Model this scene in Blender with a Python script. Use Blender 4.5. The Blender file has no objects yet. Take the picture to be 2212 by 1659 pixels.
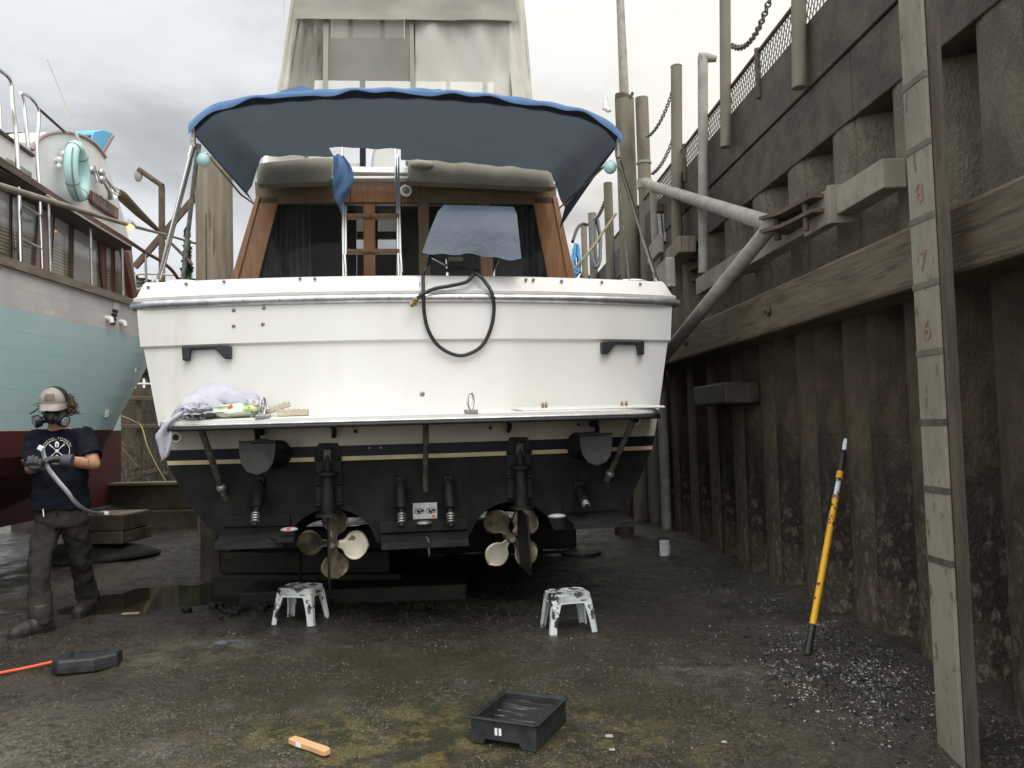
import bpy, bmesh, math, random
from math import sin, cos, pi, radians as R, sqrt, atan2, tan
from mathutils import Vector as V, Matrix, noise
from mathutils.bvhtree import BVHTree
random.seed(7)
sc = bpy.context.scene
COL = sc.collection

# ------------------------------------------------------------------ camera
F, CX, CY, EYE = 1728.0, 1106.0, 829.5, 1.3
PIT, ROL = R(2.9), R(1.55)
def ray(u, v):
    a = (u-CX)/F; b = (CY-v)/F
    a0 = a*cos(ROL)+b*sin(ROL); b0 = -a*sin(ROL)+b*cos(ROL)
    return V((a0, cos(PIT)-b0*sin(PIT), sin(PIT)+b0*cos(PIT)))
CAM = V((0, 0, EYE))
def atY(u, v, Y):
    d = ray(u, v); return CAM + d*(Y/d.y)
def atX(u, v, X):
    d = ray(u, v); return CAM + d*(X/d.x)
def gnd(u, v, z=0.0):
    d = ray(u, v); return CAM + d*((z-EYE)/d.z)
cd = bpy.data.cameras.new('camera'); cam = bpy.data.objects.new('camera', cd); COL.objects.link(cam)
cd.sensor_width = 36; cd.lens = 36*F/2212; cd.clip_end = 2000; cd.clip_start = .05
R0, U0, F0 = V((1, 0, 0)), V((0, -sin(PIT), cos(PIT))), V((0, cos(PIT), sin(PIT)))
RR = R0*cos(ROL)-U0*sin(ROL); UU = R0*sin(ROL)+U0*cos(ROL)
m = Matrix.Identity(4)
for i in range(3): m[i][0] = RR[i]; m[i][1] = UU[i]; m[i][2] = -F0[i]; m[i][3] = CAM[i]
cam.matrix_world = m; sc.camera = cam

# ------------------------------------------------------------------ materials
MATS = {}
def mat(name, c1, c2=None, scale=4, rough=.5, metal=0, bump=0, bscale=None, lo=.38, hi=.62, c3=None, s3=30, lo3=.6, hi3=.66,
        stretch=(1, 1, 1), rough2=None, spec=.5, detail=8, alpha=None, emit=None, coords='Object', coat=0, ztop=None, zlow=None):
    mt = bpy.data.materials.new(name); mt.use_nodes = True
    n = mt.node_tree.nodes; l = mt.node_tree.links; b = n['Principled BSDF']
    b.inputs['Roughness'].default_value = rough; b.inputs['Metallic'].default_value = metal
    b.inputs['Specular IOR Level'].default_value = spec
    b.inputs['Coat Weight'].default_value = coat; b.inputs['Coat Roughness'].default_value = .1
    b.inputs['Base Color'].default_value = (*c1, 1)
    tc = n.new('ShaderNodeTexCoord'); mp = n.new('ShaderNodeMapping'); l.new(tc.outputs[coords], mp.inputs[0]); mp.inputs['Scale'].default_value = stretch
    def nz(s, d=detail):
        t = n.new('ShaderNodeTexNoise'); t.inputs['Scale'].default_value = s; t.inputs['Detail'].default_value = d
        t.inputs['Roughness'].default_value = .62
        l.new(mp.outputs[0], t.inputs['Vector']); return t.outputs['Fac']
    def ss(sock, a, bb):
        r_ = n.new('ShaderNodeMapRange'); r_.interpolation_type = 'SMOOTHSTEP'
        r_.inputs['From Min'].default_value = a; r_.inputs['From Max'].default_value = bb; l.new(sock, r_.inputs[0]); return r_.outputs[0]
    def mix(f, a, bb):
        x = n.new('ShaderNodeMix'); x.data_type = 'RGBA'; l.new(f, x.inputs[0])
        for k, q in ((6, a), (7, bb)):
            if isinstance(q, tuple): x.inputs[k].default_value = (*q, 1)
            else: l.new(q, x.inputs[k])
        return x.outputs[2]
    col = c1
    if c2 is not None:
        f = ss(nz(scale), lo, hi); col = mix(f, c1, c2)
        if rough2 is not None:
            r_ = n.new('ShaderNodeMapRange'); l.new(f, r_.inputs[0]); r_.inputs['To Min'].default_value = rough; r_.inputs['To Max'].default_value = rough2
            l.new(r_.outputs[0], b.inputs['Roughness'])
    if c3 is not None: col = mix(ss(nz(s3), lo3, hi3), col, c3)
    if ztop or zlow:
        sp_ = n.new('ShaderNodeSeparateXYZ'); l.new(tc.outputs['Object'], sp_.inputs[0])
        ad = n.new('ShaderNodeMath'); ad.operation = 'MULTIPLY_ADD'; l.new(nz(1.6), ad.inputs[0]); ad.inputs[1].default_value = .9; l.new(sp_.outputs['Z'], ad.inputs[2])
        if ztop: col = mix(ss(ad.outputs[0], ztop[0]+.45, ztop[1]+.45), col, mix(ss(nz(scale*1.3), .4, .6), ztop[2], ztop[3]))
        if zlow:
            mlt = n.new('ShaderNodeMath'); mlt.operation = 'MULTIPLY'; l.new(ss(nz(26), .5, .64), mlt.inputs[0]); l.new(ss(ad.outputs[0], zlow[0]+.45, zlow[1]+.45), mlt.inputs[1])
            col = mix(mlt.outputs[0], col, zlow[2])
    if not isinstance(col, tuple): l.new(col, b.inputs['Base Color'])
    if bump:
        bp_ = n.new('ShaderNodeBump'); bp_.inputs['Strength'].default_value = min(1, bump); bp_.inputs['Distance'].default_value = .02*max(1, bump)
        l.new(nz(bscale or scale*4), bp_.inputs['Height']); l.new(bp_.outputs[0], b.inputs['Normal'])
    if emit: b.inputs['Emission Color'].default_value = (*emit[:3], 1); b.inputs['Emission Strength'].default_value = emit[3]
    if alpha is not None: b.inputs['Alpha'].default_value = alpha
    MATS[name] = mt; return mt
M = lambda k: MATS[k]
mat('gelcoat', (.70, .70, .685), (.66, .655, .62), 1.3, rough=.3, c3=(.55, .51, .42), s3=2.6, lo3=.58, hi3=.88, coat=.12, stretch=(1.8, 1, .26), lo=.34, hi=.66)
mat('gelcoat_shade', (.46, .44, .36), (.36, .34, .27), 2, rough=.4)  # gelcoat with the shade below the swim platform put into its colour
mat('navy', (.005, .007, .017), (.007, .009, .02), 3, rough=.5, spec=.25)
mat('gold_line', (.62, .50, .28), (.50, .42, .26), 6, rough=.5)
mat('antifoul', (.010, .010, .0105), (.019, .019, .0185), 5, rough=.75, bump=.12, bscale=60, spec=.2)
mat('black_fitting', (.006, .006, .0065), (.015, .015, .015), 14, rough=.6, bump=.15, bscale=40, spec=.3)
mat('under_black', (.006, .006, .006), (.014, .013, .011), 9, rough=.6, bump=.3, bscale=40, spec=.25)
mat('alu', (.62, .62, .63), (.45, .45, .46), 9, rough=.34, metal=.85)
mat('steel', (.72, .72, .72), None, rough=.16, metal=1)
mat('dull_steel', (.40, .40, .39), (.22, .21, .20), 18, rough=.45, metal=.7)
mat('rubber', (.012, .012, .013), (.02, .02, .02), 20, rough=.55)
mat('grey_plastic', (.026, .026, .027), (.040, .040, .040), 12, rough=.6, spec=.3)
mat('strut_dirty', (.05, .045, .038), (.12, .11, .095), 16, rough=.6, bump=.2, bscale=50)
mat('zinc', (.48, .50, .51), (.36, .38, .39), 10, rough=.55, metal=.3)
mat('red_tag', (.80, .06, .03), None, rough=.5)
mat('bronze', (.19, .155, .11), (.30, .25, .185), 9, rough=.38, metal=.4, c3=(.08, .066, .048), s3=5, lo3=.50, hi3=.62)
mat('bronze_polished', (.90, .82, .66), (.95, .89, .76), 6, rough=.4, metal=.15, c3=(.26, .21, .14), s3=6, lo3=.585, hi3=.62)  # polished blade, its sky reflection put into the pale colour
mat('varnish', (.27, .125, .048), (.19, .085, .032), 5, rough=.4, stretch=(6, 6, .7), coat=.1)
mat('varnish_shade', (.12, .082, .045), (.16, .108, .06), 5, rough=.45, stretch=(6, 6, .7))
mat('cabin_dark', (.075, .073, .068), (.10, .098, .09), 4, rough=.8)
mat('curtain', (.26, .265, .285), (.18, .185, .205), 6, rough=.9)
mat('vinyl_beige', (.27, .258, .21), (.22, .21, .17), 3, rough=.65)
mat('blue_canvas', (.085, .17, .335), (.105, .195, .37), 5, rough=.85, bump=.1, bscale=160)
mat('bbq_cover', (.032, .050, .082), (.046, .068, .105), 3, rough=.5, bump=.35, bscale=14)
mat('canvas_beige', (.52, .50, .44), (.44, .42, .36), 2.4, rough=.8, bump=.2, bscale=9)
mat('canvas_grey', (.25, .245, .20), (.30, .295, .245), 2, rough=.85)
mat('cloth_white', (.56, .555, .63), (.45, .445, .53), 5, rough=.95, bump=.6, bscale=160)
mat('foam_sponge', (.56, .50, .40), (.48, .41, .32), 10, rough=.9, bump=.4, bscale=120)
mat('foam_blue', (.55, .74, .74), (.46, .66, .68), 10, rough=.9, bump=.4, bscale=120)
mat('packet', (.56, .63, .49), (.64, .68, .56), 6, rough=.35)
mat('packet_green', (.40, .62, .10), (.55, .75, .3), 7, rough=.3)
mat('packet_teal', (.10, .45, .52), None, rough=.3)
mat('packet_red', (.75, .12, .08), None, rough=.4)
mat('fuchsia', (.32, .04, .26), (.45, .10, .38), 8, rough=.6)
mat('film', (.66, .64, .62), (.52, .50, .48), 14, rough=.3, bump=.8, bscale=30)
mat('stool_paint', (.66, .70, .70), (.56, .60, .61), 5, rough=.5, c3=(.02, .02, .022), s3=14, lo3=.565, hi3=.60, bump=.1, bscale=60)
mat('stool_top_paint', (.52, .55, .55), (.36, .38, .38), 9, rough=.5, c3=(.02, .02, .022), s3=13, lo3=.50, hi3=.55, bump=.1, bscale=60)
mat('black_plastic', (.013, .014, .016), (.028, .03, .033), 16, rough=.5, bump=.12, bscale=60)
mat('tray_inside', (.012, .012, .014), (.16, .17, .18), 9, rough=.32, stretch=(1, 14, 1), lo=.55, hi=.72)
mat('label_white', (.80, .82, .84), None, rough=.5)
mat('fresh_wood', (.66, .40, .21), (.56, .32, .16), 4, rough=.65, stretch=(1.5, 14, 14))
mat('yellow_paint', (.78, .40, .012), (.66, .33, .012), 7, rough=.45, c3=(.03, .025, .02), s3=17, lo3=.58, hi3=.62)
mat('orange_cord', (.85, .11, .04), None, rough=.5)
mat('pile_brown', (.050, .035, .018), (.118, .088, .048), 5.5, rough=.6, bump=1.5, bscale=60, c3=(.022, .016, .010), s3=1.7, lo3=.44, hi3=.62, rough2=.8, stretch=(1, 1, .55), lo=.36, hi=.66, ztop=(1.9, 2.6, (.195, .168, .118), (.125, .108, .076)), zlow=(1.5, .1, (.17, .145, .10)))  # upper part paler: haze over the wall put into the colour
mat('pile_barnacle', (.030, .025, .019), (.062, .052, .040), 5, rough=.55, bump=1.6, bscale=34, c3=(.13, .115, .09), s3=55, lo3=.60, hi3=.70)
mat('timber_old', (.088, .067, .037), (.128, .100, .057), 2.2, rough=.85, bump=.35, bscale=9, stretch=(9, .6, 9), c3=(.045, .034, .019), s3=4, lo3=.50, hi3=.70)
mat('timber_wet', (.040, .032, .021), (.074, .061, .041), 4, rough=.65, bump=.5, bscale=18, c3=(.12, .10, .07), s3=30, lo3=.62, hi3=.74)
mat('timber_pale', (.30, .26, .18), (.24, .20, .13), 3, rough=.75, stretch=(1, 8, 8))
mat('piling_wood', (.20, .165, .12), (.27, .23, .17), 2, rough=.85, bump=.5, bscale=7, stretch=(8, 8, .5), c3=(.11, .09, .065), s3=3, lo3=.56, hi3=.66)
mat('piling_steel', (.145, .13, .095), (.19, .172, .128), 3, rough=.75, bump=.25, bscale=12, stretch=(1, 1, .3), c3=(.08, .068, .046), s3=2.5, lo3=.52, hi3=.68)
mat('galv', (.33, .315, .27), (.235, .225, .19), 7, rough=.65, bump=.12, bscale=30)
mat('galv_pale', (.27, .245, .195), (.20, .18, .14), 5, rough=.7, c3=(.13, .09, .055), s3=7, lo3=.58, hi3=.72)
mat('rust_dark', (.07, .045, .032), (.11, .075, .05), 10, rough=.75, bump=.3, bscale=30)
mat('wire', (.16, .155, .14), None, rough=.6, metal=.4)
mat('gauge_paint', (.25, .225, .17), (.195, .172, .127), 5, rough=.8, bump=.3, bscale=34, c3=(.11, .092, .066), s3=24, lo3=.585, hi3=.66, stretch=(1, 1, .4))
mat('gauge_dark', (.11, .098, .075), (.14, .125, .098), 8, rough=.8)
mat('gauge_red', (.25, .105, .075), (.27, .19, .14), 25, rough=.8)
mat('gauge_edge', (.10, .083, .06), (.06, .05, .036), 6, rough=.85, bump=.4, bscale=20, stretch=(4, 4, .5))
mat('rope_blue', (.10, .36, .72), (.16, .45, .80), 20, rough=.8)
mat('rope_grey', (.16, .19, .22), (.22, .24, .26), 20, rough=.8)
mat('rope_tan', (.34, .28, .18), (.26, .21, .13), 40, rough=.9)
mat('rope_yellow', (.34, .29, .12), None, rough=.8)
mat('teal_paint', (.40, .575, .61), (.44, .61, .64), 1.1, rough=.3, c3=(.52, .67, .69), s3=1.1, lo3=.54, hi3=.74, stretch=(1, .6, 1))
mat('primer', (.50, .48, .485), (.60, .58, .58), 1.6, rough=.6, c3=(.68, .66, .66), s3=1.2, lo3=.54, hi3=.58)
mat('seam_light', (.34, .50, .53), None, rough=.5)
mat('seam_pale', (.46, .44, .44), None, rough=.5)
mat('wl_white', (.55, .53, .50), None, rough=.5)
mat('red_antifoul', (.085, .012, .011), (.055, .010, .010), 2.5, rough=.7)
mat('white_paint', (.74, .74, .74), (.66, .66, .67), 2, rough=.4)
mat('dark_trim', (.075, .050, .042), (.11, .075, .062), 5, rough=.6, stretch=(6, 1, 6))
mat('mauve_trim', (.28, .20, .19), (.33, .25, .24), 4, rough=.5)
mat('red_trim', (.17, .055, .045), (.14, .05, .042), 4, rough=.5)
mat('sheer_cap', (.24, .20, .155), (.16, .13, .10), 5, rough=.7, stretch=(6, 1, 6))
mat('ring_teal', (.47, .72, .74), (.42, .67, .70), 5, rough=.5)
mat('scoop_blue', (.10, .42, .70), None, rough=.5)
mat('letter_pale', (.42, .44, .42), None, rough=.5)
mat('lamp_amber', (1, .55, .1), None, emit=(1, .45, .08, 6))
mat('leaf', (.035, .060, .018), (.06, .09, .03), 1.2, rough=.7)
mat('leaf_dark', (.018, .035, .016), (.03, .05, .024), 1.2, rough=.7)
mat('bark', (.08, .06, .045), (.12, .10, .08), 5, rough=.9)
mat('skin', (.50, .27, .18), (.44, .22, .14), 9, rough=.5, c3=(.05, .035, .03), s3=16, lo3=.64, hi3=.69)
mat('shirt_navy', (.006, .0075, .015), (.009, .0105, .019), 5, rough=.95, bump=.1, bscale=140, spec=.2)
mat('trousers', (.030, .028, .024), (.045, .042, .036), 4, rough=.95, bump=.15, bscale=90, spec=.2)
mat('glove', (.055, .058, .068), (.085, .088, .098), 18, rough=.75, bump=.3, bscale=50)
mat('boot', (.028, .026, .024), (.05, .045, .04), 9, rough=.6, bump=.2, bscale=30)
mat('hair', (.055, .032, .020), (.09, .055, .034), 25, rough=.7, stretch=(1, 1, 1))
mat('cap_grey', (.33, .30, .28), (.27, .245, .23), 14, rough=.9, bump=.15, bscale=120)
mat('cap_patch', (.16, .10, .075), (.20, .13, .10), 20, rough=.8)
mat('mesh_black', (.012, .012, .012), None, rough=.8)
mat('mask_black', (.010, .010, .011), None, rough=.4)
mat('filter_grey', (.30, .34, .35), (.12, .13, .14), 18, rough=.4)
mat('print_white', (.72, .72, .72), None, rough=.8)
mat('strip_grey', (.32, .33, .37), (.24, .25, .28), 8, rough=.45)
mat('shell', (.42, .40, .36), (.12, .117, .11), 60, rough=.25, coords='Generated')
mat('shell_dark', (.012, .013, .018), (.06, .06, .068), 60, rough=.18, coords='Generated')
mat('stone', (.030, .026, .020), (.155, .14, .112), 160, rough=.3, coords='Generated', lo=.42, hi=.58)
mat('fiberglass_white', (.78, .78, .76), None, rough=.35)
mat('brass', (.36, .26, .14), (.26, .2, .12), 30, rough=.4, metal=.6)
mat('paper', (.33, .33, .31), None, rough=.8)
mat('conc_shaded', (.008, .008, .007), (.016, .015, .011), 4, rough=.6, bump=.6, bscale=30, spec=.3)  # near-black: the shade under the yacht is put into this colour

def cloth(name, dif, tra, f, top=None):
    mt = bpy.data.materials.new(name); mt.use_nodes = True; n = mt.node_tree.nodes; l = mt.node_tree.links
    for q in list(n): n.remove(q)
    o = n.new('ShaderNodeOutputMaterial'); d = n.new('ShaderNodeBsdfDiffuse'); t = n.new('ShaderNodeBsdfTranslucent'); mx = n.new('ShaderNodeMixShader')
    tc = n.new('ShaderNodeTexCoord'); nz = n.new('ShaderNodeTexNoise'); nz.inputs['Scale'].default_value = 2.2; nz.inputs['Detail'].default_value = 6; l.new(tc.outputs['Object'], nz.inputs['Vector'])
    for sh, c in ((d, dif), (t, tra)):
        x = n.new('ShaderNodeMix'); x.data_type = 'RGBA'; l.new(nz.outputs['Fac'], x.inputs[0]); x.inputs[6].default_value = (*[q*.82 for q in c], 1); x.inputs[7].default_value = (*[q*1.18 for q in c], 1); l.new(x.outputs[2], sh.inputs[0])
    if top:
        gm = n.new('ShaderNodeNewGeometry'); xx = n.new('ShaderNodeMix'); xx.data_type = 'RGBA'; l.new(gm.outputs['Backfacing'], xx.inputs[0]); xx.inputs[6].default_value = (*top, 1)
        src = d.inputs[0].links[0].from_socket; l.new(src, xx.inputs[7]); l.new(xx.outputs[2], d.inputs[0])
    mx.inputs[0].default_value = f; l.new(d.outputs[0], mx.inputs[1]); l.new(t.outputs[0], mx.inputs[2]); l.new(mx.outputs[0], o.inputs[0]); MATS[name] = mt
cloth('canvas_under', (.085, .098, .118), (.070, .084, .104), .5, (.085, .195, .42))
def glassy(name, tint, clear, rough=.08, milk=(.5, .5, .46)):
    mt = bpy.data.materials.new(name); mt.use_nodes = True; n = mt.node_tree.nodes; l = mt.node_tree.links
    for q in list(n): n.remove(q)
    o = n.new('ShaderNodeOutputMaterial'); t = n.new('ShaderNodeBsdfTransparent'); t.inputs[0].default_value = (*tint, 1)
    g = n.new('ShaderNodeBsdfPrincipled'); g.inputs['Base Color'].default_value = (*milk, 1); g.inputs['Roughness'].default_value = rough
    mx = n.new('ShaderNodeMixShader')
    tc = n.new('ShaderNodeTexCoord'); nz = n.new('ShaderNodeTexNoise'); nz.inputs['Scale'].default_value = 1.7; nz.inputs['Detail'].default_value = 3
    l.new(tc.outputs['Object'], nz.inputs['Vector'])
    mr = n.new('ShaderNodeMapRange'); l.new(nz.outputs['Fac'], mr.inputs[0]); mr.inputs['From Min'].default_value = .3; mr.inputs['From Max'].default_value = .7
    mr.inputs['To Min'].default_value = clear-.05; mr.inputs['To Max'].default_value = clear+.05
    l.new(mr.outputs[0], mx.inputs[0]); l.new(g.outputs[0], mx.inputs[1]); l.new(t.outputs[0], mx.inputs[2]); l.new(mx.outputs[0], o.inputs[0])
    MATS[name] = mt
glassy('clear_vinyl', (.93, .93, .88), .68, .18, (.55, .54, .48))
glassy('milky_vinyl', (.9, .9, .85), .35, .25, (.62, .60, .54))
glassy('tinted_glass', (.78, .79, .80), .84, .06, (.05, .05, .05))

# windows of the wooden boat: glass over horizontal blinds
def blind_glass(name):
    mt = bpy.data.materials.new(name); mt.use_nodes = True; n = mt.node_tree.nodes; l = mt.node_tree.links; b = n['Principled BSDF']
    b.inputs['Roughness'].default_value = .06; b.inputs['Specular IOR Level'].default_value = 1.0
    tc = n.new('ShaderNodeTexCoord'); sp = n.new('ShaderNodeSeparateXYZ'); l.new(tc.outputs['Object'], sp.inputs[0])
    mu = n.new('ShaderNodeMath'); mu.operation = 'MULTIPLY'; mu.inputs[1].default_value = 210; l.new(sp.outputs['Z'], mu.inputs[0])
    si = n.new('ShaderNodeMath'); si.operation = 'SINE'; l.new(mu.outputs[0], si.inputs[0])
    mr = n.new('ShaderNodeMapRange'); l.new(si.outputs[0], mr.inputs[0]); mr.inputs['From Min'].default_value = -.2; mr.inputs['From Max'].default_value = .5
    nz = n.new('ShaderNodeTexNoise'); nz.inputs['Scale'].default_value = 3.0; l.new(tc.outputs['Object'], nz.inputs['Vector'])
    m2 = n.new('ShaderNodeMapRange'); l.new(nz.outputs['Fac'], m2.inputs[0]); m2.inputs['From Min'].default_value = .42; m2.inputs['From Max'].default_value = .58
    mm = n.new('ShaderNodeMath'); mm.operation = 'MULTIPLY'; l.new(mr.outputs[0], mm.inputs[0]); l.new(m2.outputs[0], mm.inputs[1])
    x = n.new('ShaderNodeMix'); x.data_type = 'RGBA'; l.new(mm.outputs[0], x.inputs[0]); x.inputs[6].default_value = (.11, .105, .08, 1); x.inputs[7].default_value = (.30, .27, .19, 1)
    hz = n.new('ShaderNodeMapRange'); hz.interpolation_type = 'SMOOTHSTEP'; l.new(sp.outputs['Z'], hz.inputs[0]); hz.inputs['From Min'].default_value = 2.99; hz.inputs['From Max'].default_value = 3.08
    x2 = n.new('ShaderNodeMix'); x2.data_type = 'RGBA'; l.new(hz.outputs[0], x2.inputs[0]); l.new(x.outputs[2], x2.inputs[6]); x2.inputs[7].default_value = (.40, .41, .42, 1)  # upper pane grey: reflected sky painted into the colour
    l.new(x2.outputs[2], b.inputs['Base Color']); MATS[name] = mt
blind_glass('blind_glass')

# ------------------------------------------------------------------ mesh builder
def frame(d):
    d = V(d).normalized(); a = V((0, 0, 1)) if abs(d.z) < .9 else V((1, 0, 0))
    x = d.cross(a).normalized(); return x, x.cross(d).normalized() * -1
class MB:
    def __init__(s): s.v = []; s.f = []; s.m = []
    def add(s, vs, fs, mi=0):
        o = len(s.v); s.v += [V(q) for q in vs]; s.f += [tuple(i+o for i in f) for f in fs]; s.m += [mi]*len(fs); return s
    def box(s, c, d, rot=None, mi=0):
        c = V(c); vs = []
        for z in (-.5, .5):
            for x, y in ((-.5, -.5), (.5, -.5), (.5, .5), (-.5, .5)):
                q = V((x*d[0], y*d[1], z*d[2]))
                if rot is not None: q = rot @ q
                vs.append(c+q)
        return s.add(vs, [(3, 2, 1, 0), (4, 5, 6, 7), (0, 1, 5, 4), (1, 2, 6, 5), (2, 3, 7, 6), (3, 0, 4, 7)], mi)
    def beam(s, p0, p1, w, h, up=(0, 0, 1), mi=0):
        p0, p1 = V(p0), V(p1); d = (p1-p0).normalized(); x = d.cross(V(up)).normalized(); y = x.cross(d).normalized(); vs = []
        for p in (p0, p1):
            for a, b in ((-1, -1), (1, -1), (1, 1), (-1, 1)): vs.append(p+x*a*w/2+y*b*h/2)
        return s.add(vs, [(0, 1, 2, 3), (7, 6, 5, 4), (0, 4, 5, 1), (1, 5, 6, 2), (2, 6, 7, 3), (3, 7, 4, 0)], mi)
    def loft(s, rings, cap=True, closed=True, mi=0):
        n = len(rings[0]); vs = [p for r in rings for p in r]; fs = []
        for i in range(len(rings)-1):
            for j in range(n if closed else n-1):
                k = (j+1) % n; fs.append((i*n+j, i*n+k, (i+1)*n+k, (i+1)*n+j))
        if cap and closed: fs.append(tuple(range(n-1, -1, -1))); fs.append(tuple((len(rings)-1)*n+j for j in range(n)))
        return s.add(vs, fs, mi)
    def tube(s, pts, r, n=8, cap=True, mi=0, closed=False):
        pts = [V(p) for p in pts]; rs = r if isinstance(r, (list, tuple)) else [r]*len(pts); rings = []; x = None; N = len(pts)
        for i, p in enumerate(pts):
            if closed: d = pts[(i+1) % N]-pts[i-1]
            else: d = pts[min(i+1, N-1)]-pts[max(i-1, 0)]
            if d.length < 1e-9: d = V((0, 0, 1))
            d.normalize()
            if x is None: x, _ = frame(d)
            x = (x-d*x.dot(d)); x = x.normalized() if x.length > 1e-6 else frame(d)[0]
            y = d.cross(x); rings.append([p+(x*cos(2*pi*k/n)+y*sin(2*pi*k/n))*rs[i] for k in range(n)])
        if closed: rings.append(rings[0]); cap = False
        return s.loft(rings, cap, mi=mi)
    def cyl(s, p0, p1, r0, r1=None, n=16, mi=0): return s.tube([p0, p1], [r0, r0 if r1 is None else r1], n, mi=mi)
    def capsule(s, p0, p1, r0, r1, n=14, mi=0):
        p0, p1 = V(p0), V(p1); d = (p1-p0); L = d.length; d = d/L if L > 1e-6 else V((0, 0, 1)); pts = []; rs = []
        for k in range(5): a = pi/2*(k/4.0); pts.append(p0-d*r0*cos(a)); rs.append(max(r0*sin(a), 1e-4))
        for k in range(5): a = pi/2*(1-k/4.0); pts.append(p1+d*r1*cos(a)); rs.append(max(r1*sin(a), 1e-4))
        return s.tube(pts, rs, n, mi=mi)
    def ell(s, c, r, n=16, mfl=10, rot=None, mi=0):
        c = V(c); rings = []
        for i in range(mfl+1):
            t = pi*i/mfl; t = min(max(t, .02), pi-.02); ring = []
            for k in range(n):
                q = V((r[0]*sin(t)*cos(2*pi*k/n), r[1]*sin(t)*sin(2*pi*k/n), -r[2]*cos(t)))
                if rot is not None: q = rot @ q
                ring.append(c+q)
            rings.append(ring)
        return s.loft(rings, True, mi=mi)
    def torus(s, c, ax, Rr, r, n=32, k=12, mi=0, ry=None):
        x, y = frame(ax); return s.tube([V(c)+x*Rr*cos(2*pi*i/n)+y*(ry or Rr)*sin(2*pi*i/n) for i in range(n)], r, k, closed=True, mi=mi)
    def prism(s, pts, ext, mi=0):
        pts = [V(p) for p in pts]; ext = V(ext); n = len(pts)
        fs = [tuple(range(n-1, -1, -1)), tuple(range(n, 2*n))]+[(i, (i+1) % n, n+(i+1) % n, n+i) for i in range(n)]
        return s.add(pts+[p+ext for p in pts], fs, mi)
    def grid(s, rows, mi=0): return s.loft(rows, False, False, mi)
    def build(s, name, mats, parent=None, smooth=35, bevel=0, world=False, origin=None, bseg=2, fix=True):
        if not isinstance(mats, (list, tuple)): mats = [mats]
        mats = [M(q) if isinstance(q, str) else q for q in mats]
        vs = s.v
        if world and parent is not None:
            root = parent
            while root.parent: root = root.parent
            inv = ROOTINV[root.name]; vs = [inv @ q for q in vs]
        off = V((0, 0, 0))
        if parent is None:
            if origin is None:
                xs = [q.x for q in vs]; ys = [q.y for q in vs]; zs = [q.z for q in vs]
                off = V(((min(xs)+max(xs))/2, (min(ys)+max(ys))/2, min(zs)))
            else: off = V(origin)
            vs = [q-off for q in vs]
        me = bpy.data.meshes.new(name); me.from_pydata([tuple(q) for q in vs], [], s.f)
        for q in mats: me.materials.append(q)
        me.polygons.foreach_set('material_index', s.m)
        if fix:
            b = bmesh.new(); b.from_mesh(me); bmesh.ops.recalc_face_normals(b, faces=b.faces[:]); b.to_mesh(me); b.free()
        if smooth:
            me.polygons.foreach_set('use_smooth', [True]*len(me.polygons)); me.set_sharp_from_angle(angle=R(smooth))
        o = bpy.data.objects.new(name, me); COL.objects.link(o); o.location = off
        if parent is not None: o.parent = parent
        if bevel:
            md = o.modifiers.new('bevel', 'BEVEL'); md.width = bevel; md.segments = bseg; md.limit_method = 'ANGLE'; md.angle_limit = R(40)
        return o
ROOTINV = {}
def tag(o, label, cat, group=None, kind=None):
    if label: o['label'] = label
    if cat: o['category'] = cat
    if group: o['group'] = group
    if kind: o['kind'] = kind
    return o
def thing(name, label, cat, loc=(0, 0, 0), rz=0, group=None):
    o = bpy.data.objects.new(name, None); COL.objects.link(o); o.empty_display_size = .2
    o.location = loc; o.rotation_euler = (0, 0, rz); tag(o, label, cat, group)
    ROOTINV[o.name] = (Matrix.Translation(V(loc)) @ Matrix.Rotation(rz, 4, 'Z')).inverted(); return o
def copy_tree(o, parent=None):
    c = o.copy(); COL.objects.link(c); c.parent = parent
    for ch in list(o.children): copy_tree(ch, c)
    return c
def lerp(a, b, t): return a+(b-a)*t
def sstep(a, b, x):
    t = min(1, max(0, (x-a)/(b-a))); return t*t*(3-2*t)
def interp(tab, x):
    if x <= tab[0][0]: return tab[0][1]
    for (a, p), (b, q) in zip(tab, tab[1:]):
        if x <= b: return p+(q-p)*(x-a)/(b-a)
    return tab[-1][1]
def spline(pts, n=8, closed=False):
    pts = [V(p) for p in pts]; N = len(pts); out = []
    for i in range(N if closed else N-1):
        if closed: a, b, c, d = pts[i-1], pts[i], pts[(i+1) % N], pts[(i+2) % N]
        else: a, b, c, d = pts[max(i-1, 0)], pts[i], pts[i+1], pts[min(i+2, N-1)]
        for k in range(n):
            t = k/n; out.append(.5*((2*b)+(c-a)*t+(2*a-5*b+4*c-d)*t*t+(3*b-a-3*c+d)*t**3))
    if not closed: out.append(pts[-1])
    return out
def bake(o):
    dg = bpy.context.evaluated_depsgraph_get(); me = bpy.data.meshes.new_from_object(o.evaluated_get(dg)); old = o.data
    o.modifiers.clear(); o.data = me; me.name = o.name
    return o
def remesh(o, vox, smooth=6, disp=0, dscale=.1):
    md = o.modifiers.new('r', 'REMESH'); md.mode = 'VOXEL'; md.voxel_size = vox
    if smooth: sm = o.modifiers.new('s', 'SMOOTH'); sm.iterations = smooth; sm.factor = .5
    bake(o)
    if disp:
        for vx in o.data.vertices:
            p = vx.co; k = noise.noise(V((p.x, p.y, p.z*1.0))/dscale)+.5*noise.noise(p/dscale*2.1+V((5, 3, 1)))
            vx.co = p+vx.normal*disp*k
    o.data.polygons.foreach_set('use_smooth', [True]*len(o.data.polygons)); return o
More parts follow.
